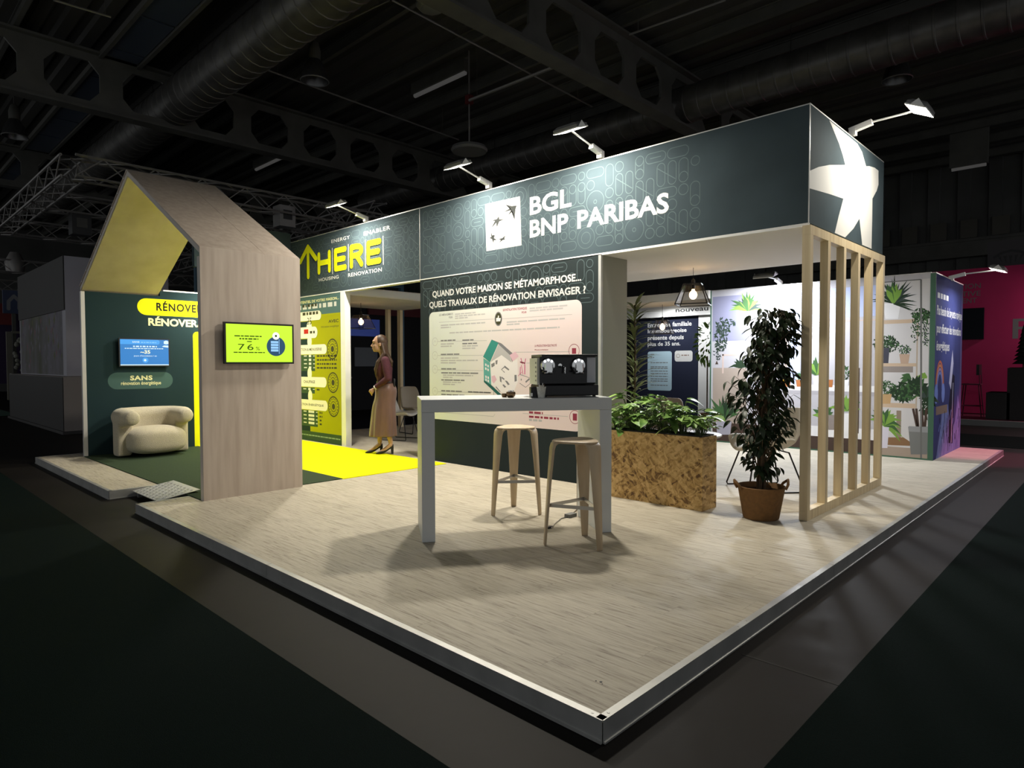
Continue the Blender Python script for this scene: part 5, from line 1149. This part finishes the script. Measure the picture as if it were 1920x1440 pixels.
bp_ = thing('poster_wall', 'dark blue printed wall about the magic wand at the back right corner', 'wall panel', (0, 0, 0))
q = MB(); q.box((MX - .06, MY + .0, 0), (MX, 10.46, 2.585)); q.build('panel', mat('night_blue_print', (0.045, 0.055, 0.17), .45, var=.25, scale=1.2), bp_)
q = MB(); q.box((MX - .062, MY - .008, 0), (MX + .004, MY - .0005, 2.59)); q.build('corner_profile', MATS['green_frame'], bp_)
q = MB(); q.box((MX - .06, MY, 2.586), (MX + .003, 10.46, 2.60)); q.build('top_profile', M_alu, bp_)
pr = Print(PB, .003); wt = M_whitep
U = lambda x, y: PB.px(1740 + x / 3.79, 500 + y / 3.79)
pr.bars(MY + .12, 2.26, MY + .85, .075, wt, seg=.2)
pr.text('Plus besoin de baguette magique', MY + .10, 1.985, 10.40, 2.16, wt, bold=.02); pr.text('pour effectuer des rénovations', MY + .10, 1.735, 10.34, 1.91, wt, bold=.02); pr.text('énergétiques', MY + .10, 1.485, MY + .98, 1.66, wt, bold=.02)
cu_, cv_ = MY + .36, .98
for r_, c in ((.26, (.55, .14, .06)), (.225, (.60, .25, .12)), (.19, (.35, .25, .45)), (.155, (.16, .24, .60))):
    pr.path([(cu_ + r_ * math.cos(PI * k / 16), cv_ + r_ * 1.5 * math.sin(PI * k / 16)) for k in range(17)], .04, mat('rainbow_%d' % int(r_ * 1000), c, .5), .001)
cl = mat('cloud_blue_print', (.20, .28, .66), .5); lb = mat('drape_print', (.26, .31, .58), .5, scale=5, col2=(.10, .13, .34), stretch=(1, 5, 1)); dk = mat('night_dark_print', (.015, .015, .035), .5)
for s_ in (-.22, .24): pr.disc(cu_ + s_, cv_ - .06, .11, cl, .0015, 16, rv=.14)
pr.rect(MY + .15, .62, MY + .9, .96 - .22, mat('tan_box_print', (.26, .19, .15), .5), .001)
pr.poly([(MY + .2, .0), (10.44, .0), (10.44, .55), (MY + 1.7, .85), (MY + 1.5, .45), (MY + 1.2, .28), (MY + .95, .74), (MY + .55, .70), (MY + .45, .4)], lb, .0008)
pr.poly([(MY + 1.05, .15), (MY + 1.35, .12), (MY + 1.42, 1.15), (MY + 1.2, 1.2), (MY + 1.02, .75)], dk, .0014); pr.poly([(MY + 1.0, 1.05), (MY + 1.15, .95), (MY + 1.3, 1.35), (MY + 1.22, 1.55), (MY + 1.1, 1.3)], mat('pale_figure_print', (.50, .50, .66), .5), .0018)
pr.path([(MY + 1.24, .14), (MY + 1.30, 1.05)], .035, mat('pale_figure_print', (0, 0, 0)), .002)
for k in range(30): u, v = MY + rnd.uniform(.25, 1.9), rnd.uniform(.03, .5); pr.path([(u, v), (u + rnd.uniform(-.08, .12), v + rnd.uniform(.1, .25))], .025, dk if k % 3 else cl, .0016)
pr.poly([(MY + 1.8, .0), (MY + 1.93, 0), (MY + 1.93, 2.5), (MY + 1.86, 2.5)], mat('violet_print', (.12, .09, .22), .5), .0006)
pr.done('printed_poster', bp_)
arm_lamp((-2.68, MY, 2.62), (0, -1), .58, .07, 'arm flood lamp on top of the bright plant mural', power=ARM_W * 1.25, color=(.88, .93, 1.0), ltilt=.0)
arm_lamp((MX, 9.54, 2.60), (1, 0), .56, .08, 'pink tinged arm flood lamp above the dark blue poster wall', power=ARM_W * .35, color=(.92, .92, 1.0))
arm_lamp((XL, 2.40, 2.53), (1, 0), .55, .16, 'arm flood lamp over the RÉNOVER heading, hidden behind the house leg', power=ARM_W * .38, ltilt=.1)

# ================================================================== neighbouring stands
M_pink = mat('magenta_wall', (0.50, 0.014, 0.11), .6, var=.08, scale=1)
pk_ = thing('pink_stand_wall', 'magenta wall of the neighbouring stand at the right', 'wall panel', (0, 0, 0)); PKP = Plane('-Y', 18.3)
q = MB(); q.box((-5.5, 18.3, G + .14), (3.0, 18.4, 3.77)); q.build('panel', M_pink, pk_)
pr = Print(PKP, .004); gp = mat('dull_grey_print', (.22, .20, .20), .6)
z_ = lambda y: PKP.px(1825, y)[1]
pr.text('RÉNOVATION', -2.62, z_(541), PKP.px(1839, 540)[0], z_(529), gp, bold=.01); pr.text('CRÉATIVE', -2.35, z_(555), PKP.px(1839, 545)[0], z_(543), gp, bold=.01); pr.text('AMÉNAGEMENT', -2.75, z_(568), PKP.px(1832, 545)[0], z_(556), gp, bold=.01)
pr.text('F', PKP.px(1899, 600)[0], PKP.px(1899, 635)[1], PKP.px(1899, 600)[0] + .42, PKP.px(1899, 598)[1], gp); pr.done('lettering', pk_)
q = MB(); a, b = PKP.px(1800, 637), PKP.px(1846, 577); q.box((a[0], 18.22, a[1]), (b[0], 18.295, b[1])); tag(q.build('wall_screen', mat('dark_glass', (.006, .008, .012), .5, spec=.1)), 'switched off dark screen on the magenta wall', 'screen')
q = MB(); q.box((-5.5, 16.2, G), (3.2, 18.29, G + .12)); tag(q.build('stand_floor', mat('pink_floor', (.10, .012, .03), .5)), 'low dark pink floor of the neighbouring magenta stand', 'platform')
q = MB(); q.box((-5.5, 16.1, G), (3.2, 16.19, G + .13)); tag(q.build('floor_edge', M_gray), 'grey edge strip of the magenta stand floor', 'trim')
st_ = thing('bar_stool', 'thin dark metal bar stool in front of the magenta wall', 'stool', (-1.42, 17.3, G + .12)); rdm = mat('dark_red_steel', (.10, .008, .03), .5)
for sx in (-1, 1):
    for sy in (-1, 1): q = MB(); q.tube([(sx * .15, sy * .15, .78), (sx * .22, sy * .2, .001)], .014, 6); q.build('leg', rdm, st_)
q = MB(); q.box((-.19, -.19, .78), (.19, .19, .81)); q.build('seat', rdm, st_); q = MB(); q.box((.10, -.17, 1.02), (.16, .17, 1.28)); q.build('backrest', M_black, st_)
for sy in (-1, 1): q = MB(); q.tube([(.17, sy * .15, .8), (.15, sy * .15, 1.25)], .012, 6); q.build('back_upright', rdm, st_)
q = MB(); zz = .27
for a, b in (((-.2, -.18), (.2, -.18)), ((-.2, .18), (.2, .18)), ((-.2, -.18), (-.2, .18))): q.tube([(*a, zz), (*b, zz)], .010, 6)
q.build('foot_rail', rdm, st_)
M_dk = mat('black_planter', (.012, .010, .010), .6); M_con = mat('conifer_green', (.008, .012, .008), .8)
for x, w_, h, lb in ((-.85, .45, .62, 'lower black planter block before the magenta wall'), (-.28, .8, 1.2, 'taller black planter block at the right picture edge')):
    t = thing('planter_block', lb, 'planter', (x, 17.1, G + .12)); q = MB(); q.box((-w_ / 2, -.3, 0.001), (w_ / 2, .3, h)); q.build('box', M_dk, t); q = MB(); q.box((-w_ / 2 + .03, -.27, h), (w_ / 2 - .03, .27, h + .01)); q.build('soil', M_soil, t)
for x, h, lb in ((-.42, .95, 'slim dark conifer on the taller black planter'), (-.08, .7, 'second dark conifer cut by the right picture edge')):
    t = thing('conifer', lb, 'plant', (x, 17.1, G + .12 + 1.21)); q = MB(); q.tube([(0, 0, 0), (0, 0, h)], .015, 5); q.build('stem', M_bark, t)
    for k in range(9): z = .08 + k / 9 * (h - .1); r_ = .19 * (1 - k / 9) + .03; q = MB(); q.lathe([(r_, z), (r_ * .6, z + .08), (.01, z + .16)], n=9); q.build('branch_tier', M_con, t)
q = MB(); a, b = atY(1851, 505, 21), atY(1935, 455, 21); q.box((a.x, 21, 3.6), (b.x + .6, 21.06, b.z + .15)); bn = q.build('hanging_banner', mat('dim_grey_banner', (.085, .08, .085), .7)); tag(bn, 'dim grey banner with a dark emblem above the magenta wall', 'banner')
pr = Print(Plane('-Y', 21), .004); ca = atY(1895, 482, 21)
for k in range(-2, 3): pr.poly([(ca.x + k * .13 - .04, ca.z + .05), (ca.x + k * .13 + .04, ca.z + .05), (ca.x + k * .10, ca.z - .22 + abs(k) * .05)], M_black, .001)
pr.path([(ca.x - .4, ca.z + .02), (ca.x - .2, ca.z + .14), (ca.x, ca.z + .18), (ca.x + .2, ca.z + .14), (ca.x + .4, ca.z + .02)], .07, M_black, .001); pr.done('emblem', bn)
arm_lamp((1.5, 18.3, 3.80), (0, -1), .6, .1, 'arm flood lamp on the magenta wall beyond the right picture edge', power=150, color=(1, .9, .9))
t = thing('stage_spotlight', 'pink stage spotlight hung from the roof beyond the right picture edge', 'lamp', (2.6, 14.0, 5.2))
q = MB(); q.lathe([(.12, -.2), (.12, .15), (.06, .2)], n=16, mat=Matrix.Rotation(.6, 3, 'X')); q.build('body', M_black, t, smooth=40); q = MB(); q.tube([(0, 0, .15), (0, 0, CZ - 5.2 - .02)], .015, 6); q.build('suspension', M_beam, t)
light('stage_spot', 'SPOT', (2.58, 13.75, 4.95), 1700, (1.0, .05, .25), (-.15, 10.15, 0), .06, spot=math.radians(17), blend=.5)

# navy stand seen through the rear
PN = Plane('-Y', 14.0)
ns = thing('navy_stand_wall', 'navy wall about the family business of the stand behind the pendants', 'wall panel', (0, 0, 0))
q = MB(); q.box((-9.0, 14, G), (-6.98, 14.1, 2.62)); q.build('navy_panel', mat('navy_print', (.020, .024, .045), .5), ns); q = MB(); q.box((-6.98, 13.98, G), (-5.3, 14.1, 2.62)); q.build('white_panel', M_white, ns); q = MB(); q.box((-10, 13.9, 2.63), (-5.0, 14.1, 2.95)); q.build('header', M_white, ns)
pr = Print(PN, .004); nx = lambda x, y: PN.px(1180 + x / 5.143, 500 + y / 5.143)
for s_, x1, yb, yt in (('Entreprise familiale', 600, 600, 545), ('luxembourgeoise', 552, 655, 605), ('présente depuis', 525, 722, 668), ('plus de 35 ans.', 492, 778, 728)): pr.text(s_, nx(178, 600)[0], nx(178, yb)[1], nx(x1, 600)[0], nx(178, yt)[1], M_whitep, bold=.02)
a, b = nx(175, 1190), nx(410, 815); pr.rrect(a[0], a[1], b[0], b[1], .07, mat('pale_blue_card', (.42, .58, .66), .5)); c_, d_ = nx(437, 915), nx(610, 808); pr.rrect(c_[0], c_[1], d_[0], d_[1], .07, M_whitep)
for k, y in enumerate((850, 880, 930, 970, 985, 1010, 1035, 1060, 1085, 1105, 1145)): u, v = nx(205, y); pr.bars(u, v, nx(240 if k < 2 else 370, y)[0], .022, M_gray, .001, .12)
u, v = nx(470, 860); pr.ring(u, v, .05, .012, MATS['tan_box_print'], .001); pr.bars(u + .1, v, d_[0] - .08, .03, MATS['tan_box_print'], .001, .1)
pr.done('printed_graphics', ns)
pr = Print(Plane('-Y', 13.9), .004); pr.text('nouveau logis', -7.62, 2.70, -6.05, 2.86, M_black, bold=.02); pr.done('header_lettering', ns)
pr = Print(Plane('-Y', 13.98), .004)
for r_ in range(6):
    for c2 in range(2): pr.rect(-6.5 + c2 * .18, 1.2 - r_ * .16, -6.42 + c2 * .18, 1.28 - r_ * .16, gp)
pr.done('small_icons', ns)
arm_lamp((-7.6, 13.9, 2.98), (0, -1), .6, .1, 'arm flood lamp above the navy stand wall', power=90, color=(.95, .97, 1)); arm_lamp((-6.0, 13.9, 2.98), (0, -1), .6, .1, 'second arm flood lamp above the white panel of the navy stand', power=90, color=(.95, .97, 1))
q = MB(); q.box((-14, 15.5, G), (-9.2, 15.6, 4.1)); tag(q.build('dark_fascia', mat('charcoal_fascia', (.02, .02, .022), .6)), 'charcoal fascia of a far stand above the rear canopy', 'fascia')

# dark stand seen through the doorway
PD = Plane('+X', -16.0)
ds = thing('dark_stand_wall', 'black wall of a far stand seen through the doorway', 'wall panel', (0, 0, 0)); q = MB(); q.box((-16.2, 7.2, G), (-16.0, 14, 3.4)); q.build('panel', mat('matte_black', (.010, .010, .011), .8), ds)
def dbox(x0, y0, x1, y1, d0, d1, m, name, label, cat): a, b = PD.px(x0, y1), PD.px(x1, y0); q = MB(); q.box((-16 + d0, a[0], a[1]), (-16 + d1, b[0], b[1])); return tag(q.build(name, m), label, cat)
dbox(640, 600, 709, 629, .01, .08, mat('blue_lightbox', (.018, .035, .17), .4, emit=.5), 'light_box', 'blue light box sign on the far black stand', 'sign')
dbox(664, 652, 706, 687, .01, .05, mat('dim_white_board', (.16, .17, .19), .6), 'white_board', 'dim white board on the far black stand', 'board')
ct = atZ(690, 760, G); t = thing('counter', 'grey counter of the far dark stand beyond the doorway', 'counter', (-14.2, 6.6, G)); q = MB(); q.box((-.3, -1.2, 0.001), (.3, 1.05, 1.05)); q.build('body', mat('dim_grey', (.13, .13, .135), .6), t); q = MB(); q.box((-.34, -1.24, 1.051), (.34, 1.09, 1.09)); q.build('top', mat('dim_grey', (0, 0, 0)), t)
t = thing('bar_stool', 'dark bar stool standing at the far grey counter', 'stool', (-13.3, 6.9, G))
for sx in (-1, 1):
    for sy in (-1, 1): q = MB(); q.tube([(sx * .13, sy * .13, .72), (sx * .2, sy * .2, .001)], .012, 6); q.build('leg', M_blackm, t)
q = MB(); q.lathe([(.19, .72), (.2, .74), (.18, .76)], n=18); q.build('seat', M_blackm, t); q = MB(); q.tube([(.17, .17, .25), (-.17, .17, .25), (-.17, -.17, .25), (.17, -.17, .25), (.17, .17, .25)], .009, 6); q.build('foot_rail', M_blackm, t)
q = MB(); q.box((-15.98, 9.6, 2.9), (-15.9, 13, 3.25)); tag(q.build('red_fascia', mat('dark_red_fascia', (.10, .012, .016), .6)), 'dark red striped fascia glimpsed above the doorway canopy', 'fascia')
a = atX(520, 438, -12.6); q = MB(); q.box((-12.7, 3.2, 3.35), (-12.6, 8.5, 3.98)); q.box((-12.7, 3.2, G), (-12.6, 3.3, 3.35)); q.box((-12.7, 8.4, G), (-12.6, 8.5, 3.35)); tag(q.build('blue_banner', mat('steel_blue_banner', (.03, .085, .13), .6)), 'steel blue banner peeking between house roof and HERE fascia', 'banner')

# grey stand block on the left
gb = thing('grey_stand_block', 'tall dark grey stand block with a floral print left of the portal', 'wall panel', (0, 0, 0))
M_g1, M_g2, M_g3 = mat('charcoal_side', (.035, .033, .032), .6), mat('lit_grey_face', (.42, .41, .46), .6), mat('umber_grey', (.22, .195, .18), .6)  # upper block's grey raised to paint in the light on its right side
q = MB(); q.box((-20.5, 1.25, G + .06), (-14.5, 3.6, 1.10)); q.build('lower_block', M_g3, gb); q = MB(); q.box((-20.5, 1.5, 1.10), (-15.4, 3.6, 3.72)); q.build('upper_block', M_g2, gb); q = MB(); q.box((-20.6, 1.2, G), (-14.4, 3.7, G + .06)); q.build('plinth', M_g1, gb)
q = MB(); q.box((-20.5, 1.475, 2.55), (-15.42, 1.499, 3.72)); q.build('front_shade_sheet', M_g1, gb); q = MB(); q.box((-20.5, 1.235, G + .06), (-14.52, 1.249, 1.09)); q.build('lower_shade_sheet', M_g1, gb)  # thin dark sheets added to keep the front darker than the lit side
pr = Print(Plane('-Y', 1.5), .006); pr.rect(-20.4, 1.12, -15.7, 2.55, mat('floral_base', (.17, .16, .19), .6, scale=1.6, col2=(.08, .085, .05), stretch=(1, 1, .5)))
fr = [mat('floral_' + n, c, .6) for n, c in (('rose', (.22, .10, .12)), ('plum', (.12, .09, .14)), ('moss', (.12, .13, .05)), ('pale', (.20, .19, .23)))]
for k in range(90):
    u, v = rnd.uniform(-20.3, -15.8), rnd.uniform(1.15, 2.5); l = rnd.uniform(.08, .28); pr.poly([(u, v), (u + l * .35, v + l * .5), (u + l * .1, v + l), (u - l * .25, v + l * .5)], rnd.choice(fr), .001 + k * .00003)
pr.done('floral_print', gb)

# far left stands
def fx(x0, y0, x1, y1, X_, m, name, label, cat, th=.1): a, b = atX(x0, y1, X_), atX(x1, y0, X_); q = MB(); q.box((X_ - th, a.y, a.z), (X_, b.y, b.z)); return tag(q.build(name, m), label, cat)
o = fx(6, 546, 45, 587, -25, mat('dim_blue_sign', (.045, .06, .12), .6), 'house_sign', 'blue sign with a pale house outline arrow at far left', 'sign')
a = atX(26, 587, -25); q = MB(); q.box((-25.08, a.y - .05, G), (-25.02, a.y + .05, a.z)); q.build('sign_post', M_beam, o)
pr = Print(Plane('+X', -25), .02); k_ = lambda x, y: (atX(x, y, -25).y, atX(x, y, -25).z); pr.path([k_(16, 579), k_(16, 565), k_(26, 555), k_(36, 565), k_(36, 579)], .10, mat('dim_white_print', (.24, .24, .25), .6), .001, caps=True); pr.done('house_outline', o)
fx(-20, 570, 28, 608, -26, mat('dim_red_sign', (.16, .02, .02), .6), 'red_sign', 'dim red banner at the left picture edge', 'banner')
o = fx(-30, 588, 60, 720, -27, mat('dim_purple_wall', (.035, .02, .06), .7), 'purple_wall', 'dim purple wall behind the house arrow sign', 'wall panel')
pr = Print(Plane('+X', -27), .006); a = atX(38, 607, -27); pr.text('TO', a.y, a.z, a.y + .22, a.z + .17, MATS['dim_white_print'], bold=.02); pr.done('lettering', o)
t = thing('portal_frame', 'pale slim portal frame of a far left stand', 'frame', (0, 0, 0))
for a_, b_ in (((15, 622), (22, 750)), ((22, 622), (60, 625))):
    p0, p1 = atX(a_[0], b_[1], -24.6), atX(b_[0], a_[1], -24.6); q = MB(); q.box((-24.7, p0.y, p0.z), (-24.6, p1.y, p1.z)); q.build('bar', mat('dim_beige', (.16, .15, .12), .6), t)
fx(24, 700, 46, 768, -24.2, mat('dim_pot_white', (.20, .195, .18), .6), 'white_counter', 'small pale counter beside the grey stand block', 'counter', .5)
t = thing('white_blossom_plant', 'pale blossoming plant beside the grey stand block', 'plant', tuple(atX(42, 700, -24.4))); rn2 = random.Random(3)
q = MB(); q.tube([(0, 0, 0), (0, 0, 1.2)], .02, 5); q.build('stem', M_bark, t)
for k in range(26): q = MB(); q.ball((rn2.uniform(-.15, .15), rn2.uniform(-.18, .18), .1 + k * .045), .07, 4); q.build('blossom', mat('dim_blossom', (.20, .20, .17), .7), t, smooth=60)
# ================================================================== woman standing in the doorway
FW = Vector((-.575, -.82, 0)).normalized(); pz = math.atan2(FW.y, FW.x)
pe = thing('person', 'woman in a burgundy top and long tan skirt standing in the doorway, looking left', 'person', (-6.68, 3.72, .009), pz)
M_skin = mat('skin', (.40, .235, .145), .5, var=.06, scale=30); M_bur = mat('burgundy_knit', (.060, .014, .022), .85, var=.15, scale=60, bump=.2, bscale=200); M_skirt = mat('tan_satin', (.125, .066, .050), .42, var=.12, scale=14, stretch=(1, 1, .2), sheen=.2)
M_hair = mat('brown_hair', (.018, .010, .007), .5, scale=30, stretch=(6, 6, .5), col2=(.075, .038, .017)); M_shoe = mat('black_suede', (.010, .009, .009), .6)
def cap(q, p, r): q.tube(p, r, 12); q.ball(p[0], r[0], 7); q.ball(p[-1], r[-1], 7)
# local frame: +x forward, +y her left (towards the camera), z up; total height incl. heels 1.79
HC = Vector((.085, 0, 1.645))
q = MB()
q.ball(HC + Vector((-.008, 0, .028)), (.098, .076, .105), 12)                                    # skull
q.ball(HC + Vector((.030, 0, -.045)), (.066, .060, .078), 10)                                   # face / jaw
q.ball(HC + Vector((.068, 0, -.098)), (.026, .028, .022), 7)                                    # chin
q.tube([HC + Vector((.088, 0, .018)), HC + Vector((.104, 0, -.012)), HC + Vector((.118, 0, -.030)), HC + Vector((.100, 0, -.044))], [.008, .011, .014, .010], 8)  # nose
q.ball(HC + Vector((.091, 0, -.066)), (.014, .024, .008), 6); q.ball(HC + Vector((.088, 0, -.079)), (.014, .021, .008), 6)   # lips
q.ball(HC + Vector((.078, 0, .040)), (.024, .055, .022), 6)                                     # brow
for s in (-1, 1):
    q.ball(HC + Vector((-.012, s * .078, -.012)), (.019, .010, .032), 7)                        # ear
    q.ball(HC + Vector((.052, s * .042, -.030)), (.030, .022, .026), 6)                         # cheek
cap(q, [HC + Vector((-.02, 0, -.06)), Vector((.035, 0, 1.50)), Vector((.015, 0, 1.43))], [.052, .050, .062])      # neck
cap(q, [Vector((.01, 0, 1.36)), Vector((.02, 0, 1.22)), Vector((.012, 0, 1.08)), Vector((-.01, 0, .95))], [.09, .085, .085, .09])
arms = {}
for s in (1, -1):
    sh = Vector((.0, s * .165, 1.395)); el = Vector((-.035 if s > 0 else -.02, s * .205, 1.135)); wr = Vector((.150, s * .085, .995))
    s2 = sh + Vector((0, -s * .02, -.01)); cap(q, [s2, sh.lerp(el, .5), el], [.036, .034, .030]); cap(q, [el, el.lerp(wr, .45), wr], [.030, .028, .024]); arms[s] = (sh, el, wr)
    pc_ = wr + Vector((.040, -s * .028, -.048)); q.ball(pc_, (.030, .018, .044), 8, rot=Matrix.Rotation(-.55, 3, 'Y'))   # palm
    for k in range(4):                                                                            # fingers curl over the other hand
        b0 = pc_ + Vector((.012 + .010 * k - .02, -s * .004, -.030 + .009 * k)); m0 = b0 + Vector((.018, -s * .012, -.030 + .004 * k)); t0 = m0 + Vector((-.004, -s * .022, -.018 + .004 * k))
        cap(q, [b0, m0, t0], [.0085, .008, .0068])
    tb = pc_ + Vector((.012, s * .004, .018)); cap(q, [tb, tb + Vector((.026, -s * .006, -.006)), tb + Vector((.040, -s * .014, -.026))], [.010, .009, .0075])
feet = {1: (-.055, .065), -1: (.105, -.065)}
for s in (1, -1):
    fx_, fy_ = feet[s]; hip = Vector((-.005, s * .06, .90)); kn = Vector((fx_ * .5 + .03, s * .075, .54)); an = Vector((fx_ - .015, fy_, .175))
    cap(q, [hip, hip.lerp(kn, .5), kn], [.066, .062, .054]); cap(q, [kn, kn.lerp(an, .35), an], [.054, .052, .034])
    cap(q, [an + Vector((.0, 0, -.045)), an + Vector((.07, 0, -.10)), Vector((fx_ + .135, fy_, .030))], [.034, .032, .022])
bake(q, 'body', M_skin, remesh(.0075, 3, .5), pe)
# sweater
q = MB()
def ell(c, rx, ry, n=20): return [Vector((c[0] + rx * math.cos(2 * PI * k / n), c[1] + ry * math.sin(2 * PI * k / n), c[2])) for k in range(n)]
q.grid([ell((.005, 0, 1.035), .118, .135), ell((.012, 0, 1.10), .112, .128), ell((.024, 0, 1.20), .126, .142), ell((.030, 0, 1.27), .140, .155), ell((.015, 0, 1.36), .115, .170), ell((.008, 0, 1.42), .080, .130), ell((.012, 0, 1.455), .064, .074)], 0, True, True, True)
for s in (1, -1):
    sh, el, wr = arms[s]; cap(q, [sh + Vector((0, -s * .02, 0)), sh.lerp(el, .5), el], [.066, .056, .047]); cap(q, [el, el.lerp(wr, .45), wr.lerp(el, .03)], [.047, .043, .032])
bake(q, 'sweater', M_bur, remesh(.009, 3, .5), pe)
# skirt with folds
rows = []; rn3 = random.Random(2)
for i in range(15):
    t = i / 14; z = 1.075 - t * (1.075 - .262); rx = (.112, .150, .162, .160, .158, .162, .168, .173, .178, .182, .186, .190, .194, .198, .202)[i]; ry = rx * .92 + .01; cx = .005 - .022 * math.sin(PI * min(1, t * 2.4)) + .035 * t
    rows.append([Vector((cx + rx * (1 + (.055 * t) * math.sin(7 * a + 1.2 * math.sin(3 * t)) + .03 * t * math.sin(13 * a + 2)) * math.cos(a), ry * (1 + (.055 * t) * math.sin(7 * a + 1.2 * math.sin(3 * t)) + .03 * t * math.sin(13 * a + 2)) * math.sin(a), z)) for a in [2 * PI * k / 64 for k in range(64)]])
q = MB(); q.grid(rows, 0, True); bake(q, 'skirt', M_skirt, [('SOLIDIFY', dict(thickness=.006)), ('SUBSURF', dict(levels=1))], pe)
q = MB(); q.grid([[p * 1.0 for p in ell((.006, 0, 1.062), .121, .138, 32)], ell((.006, 0, 1.062), .126, .143, 32), ell((.006, 0, 1.088), .125, .142, 32), ell((.006, 0, 1.088), .120, .137, 32)], 0, True); q.build('belt', mat('dark_belt', (.02, .012, .010), .5), pe, smooth=40)
q = MB(); q.box((-.145, -.02, 1.0), (-.115, .09, 1.13)); bake(q, 'belt_pouch', M_black, [('BEVEL', dict(width=.012, segments=2))], pe)
# hair: cap swept back, long lengths over the shoulder
q = MB(); q.ball(HC + Vector((-.026, 0, .036)), (.100, .084, .106), 12); q.ball(HC + Vector((-.055, 0, -.03)), (.070, .080, .09), 10)
for s in (1, -1):
    for k in range(6):
        f = k / 5; a = HC + Vector((-.045 - .045 * f, s * (.072 - .04 * f), -.02)); m1 = Vector((.0 - .04 * f + .01, s * (.110 - .05 * f), 1.50)); m2 = Vector((.070 + .035 * (1 - f) if k < 4 else -.09, s * (.118 - .02 * k if k < 4 else .07), 1.37)); e_ = Vector((.135 - .018 * k if k < 4 else -.10, s * (.085 - .012 * k if k < 4 else .05), 1.16 + .03 * k if k < 4 else 1.30))
        cap(q, [a, m1, m2, m2.lerp(e_, .5) + Vector((.012, 0, 0)), e_], [.026, .030, .032, .028, .012])
for v in range(len(q.v)):   # keep the face free
    x, y, z = q.v[v]
    if x > HC.x + .035 and z > 1.56: q.v[v] = (HC.x + .035 + (x - HC.x - .035) * .45, y, z if z > HC.z + .075 else z)
bake(q, 'hair', M_hair, remesh(.008, 3, .5), pe)
M_eye = mat('eye_white', (.6, .58, .55), .3); M_iris = mat('eye_dark', (.02, .012, .008), .3)
for s in (1, -1):
    q = MB(); q.ball(HC + Vector((.078, s * .033, .004)), (.010, .013, .009), 6); q.build('eye', M_iris, pe, smooth=60)
    q = MB(); q.tube([HC + Vector((.090, s * .016, .026)), HC + Vector((.088, s * .036, .031)), HC + Vector((.074, s * .054, .025))], [.003, .004, .002], 6); q.build('eyebrow', M_hair, pe)
    q = MB(); q.tube([HC + Vector((-.010, s * .086, -.045)), HC + Vector((-.008, s * .090, -.062)), HC + Vector((-.010, s * .088, -.078))], [.003, .008, .004], 6); q.build('earring', mat('gold', (.6, .4, .12), .3, 1.0), pe)
q = MB(); q.ball(HC + Vector((.097, 0, -.072)), (.009, .020, .010), 6); q.build('lips', mat('lips', (.36, .10, .09), .4), pe, smooth=60)
q = MB(); w1 = arms[1][2]; w0 = arms[1][1].lerp(w1, .93); q.tube([w0, w1.lerp(w0, -.05)], .033, 14); q.build('bracelet', M_whitep, pe, smooth=60)
for s in (1, -1):                      # block heel pumps
    fx_, fy_ = feet[s]; q = MB(); sec = []
    for x, zb, zt, w_ in ((-.060, .088, .150, .024), (-.035, .085, .140, .030), (.0, .066, .105, .030), (.05, .030, .068, .031), (.10, .004, .056, .036), (.14, .001, .045, .036), (.175, .001, .030, .028), (.205, .003, .018, .010)):
        sec.append([Vector((fx_ + x, fy_ + w_ * math.cos(a) , (zb + zt) / 2 + (zt - zb) / 2 * math.sin(a))) for a in [2 * PI * k / 14 for k in range(14)]])
    q.grid(sec, 0, True, True, True); sh_ = bake(q, 'shoe', M_shoe, [('SUBSURF', dict(levels=1))], pe)
    q = MB(); q.grid([[Vector((fx_ - .060 + a, fy_ + b, .105)) for a, b in ((0, -.024), (.045, -.026), (.045, .026), (0, .024))], [Vector((fx_ - .056 + a, fy_ + b, .0)) for a, b in ((0, -.022), (.036, -.022), (.036, .022), (0, .022))]], 0, True, True, True); q.build('heel', M_shoe, sh_)
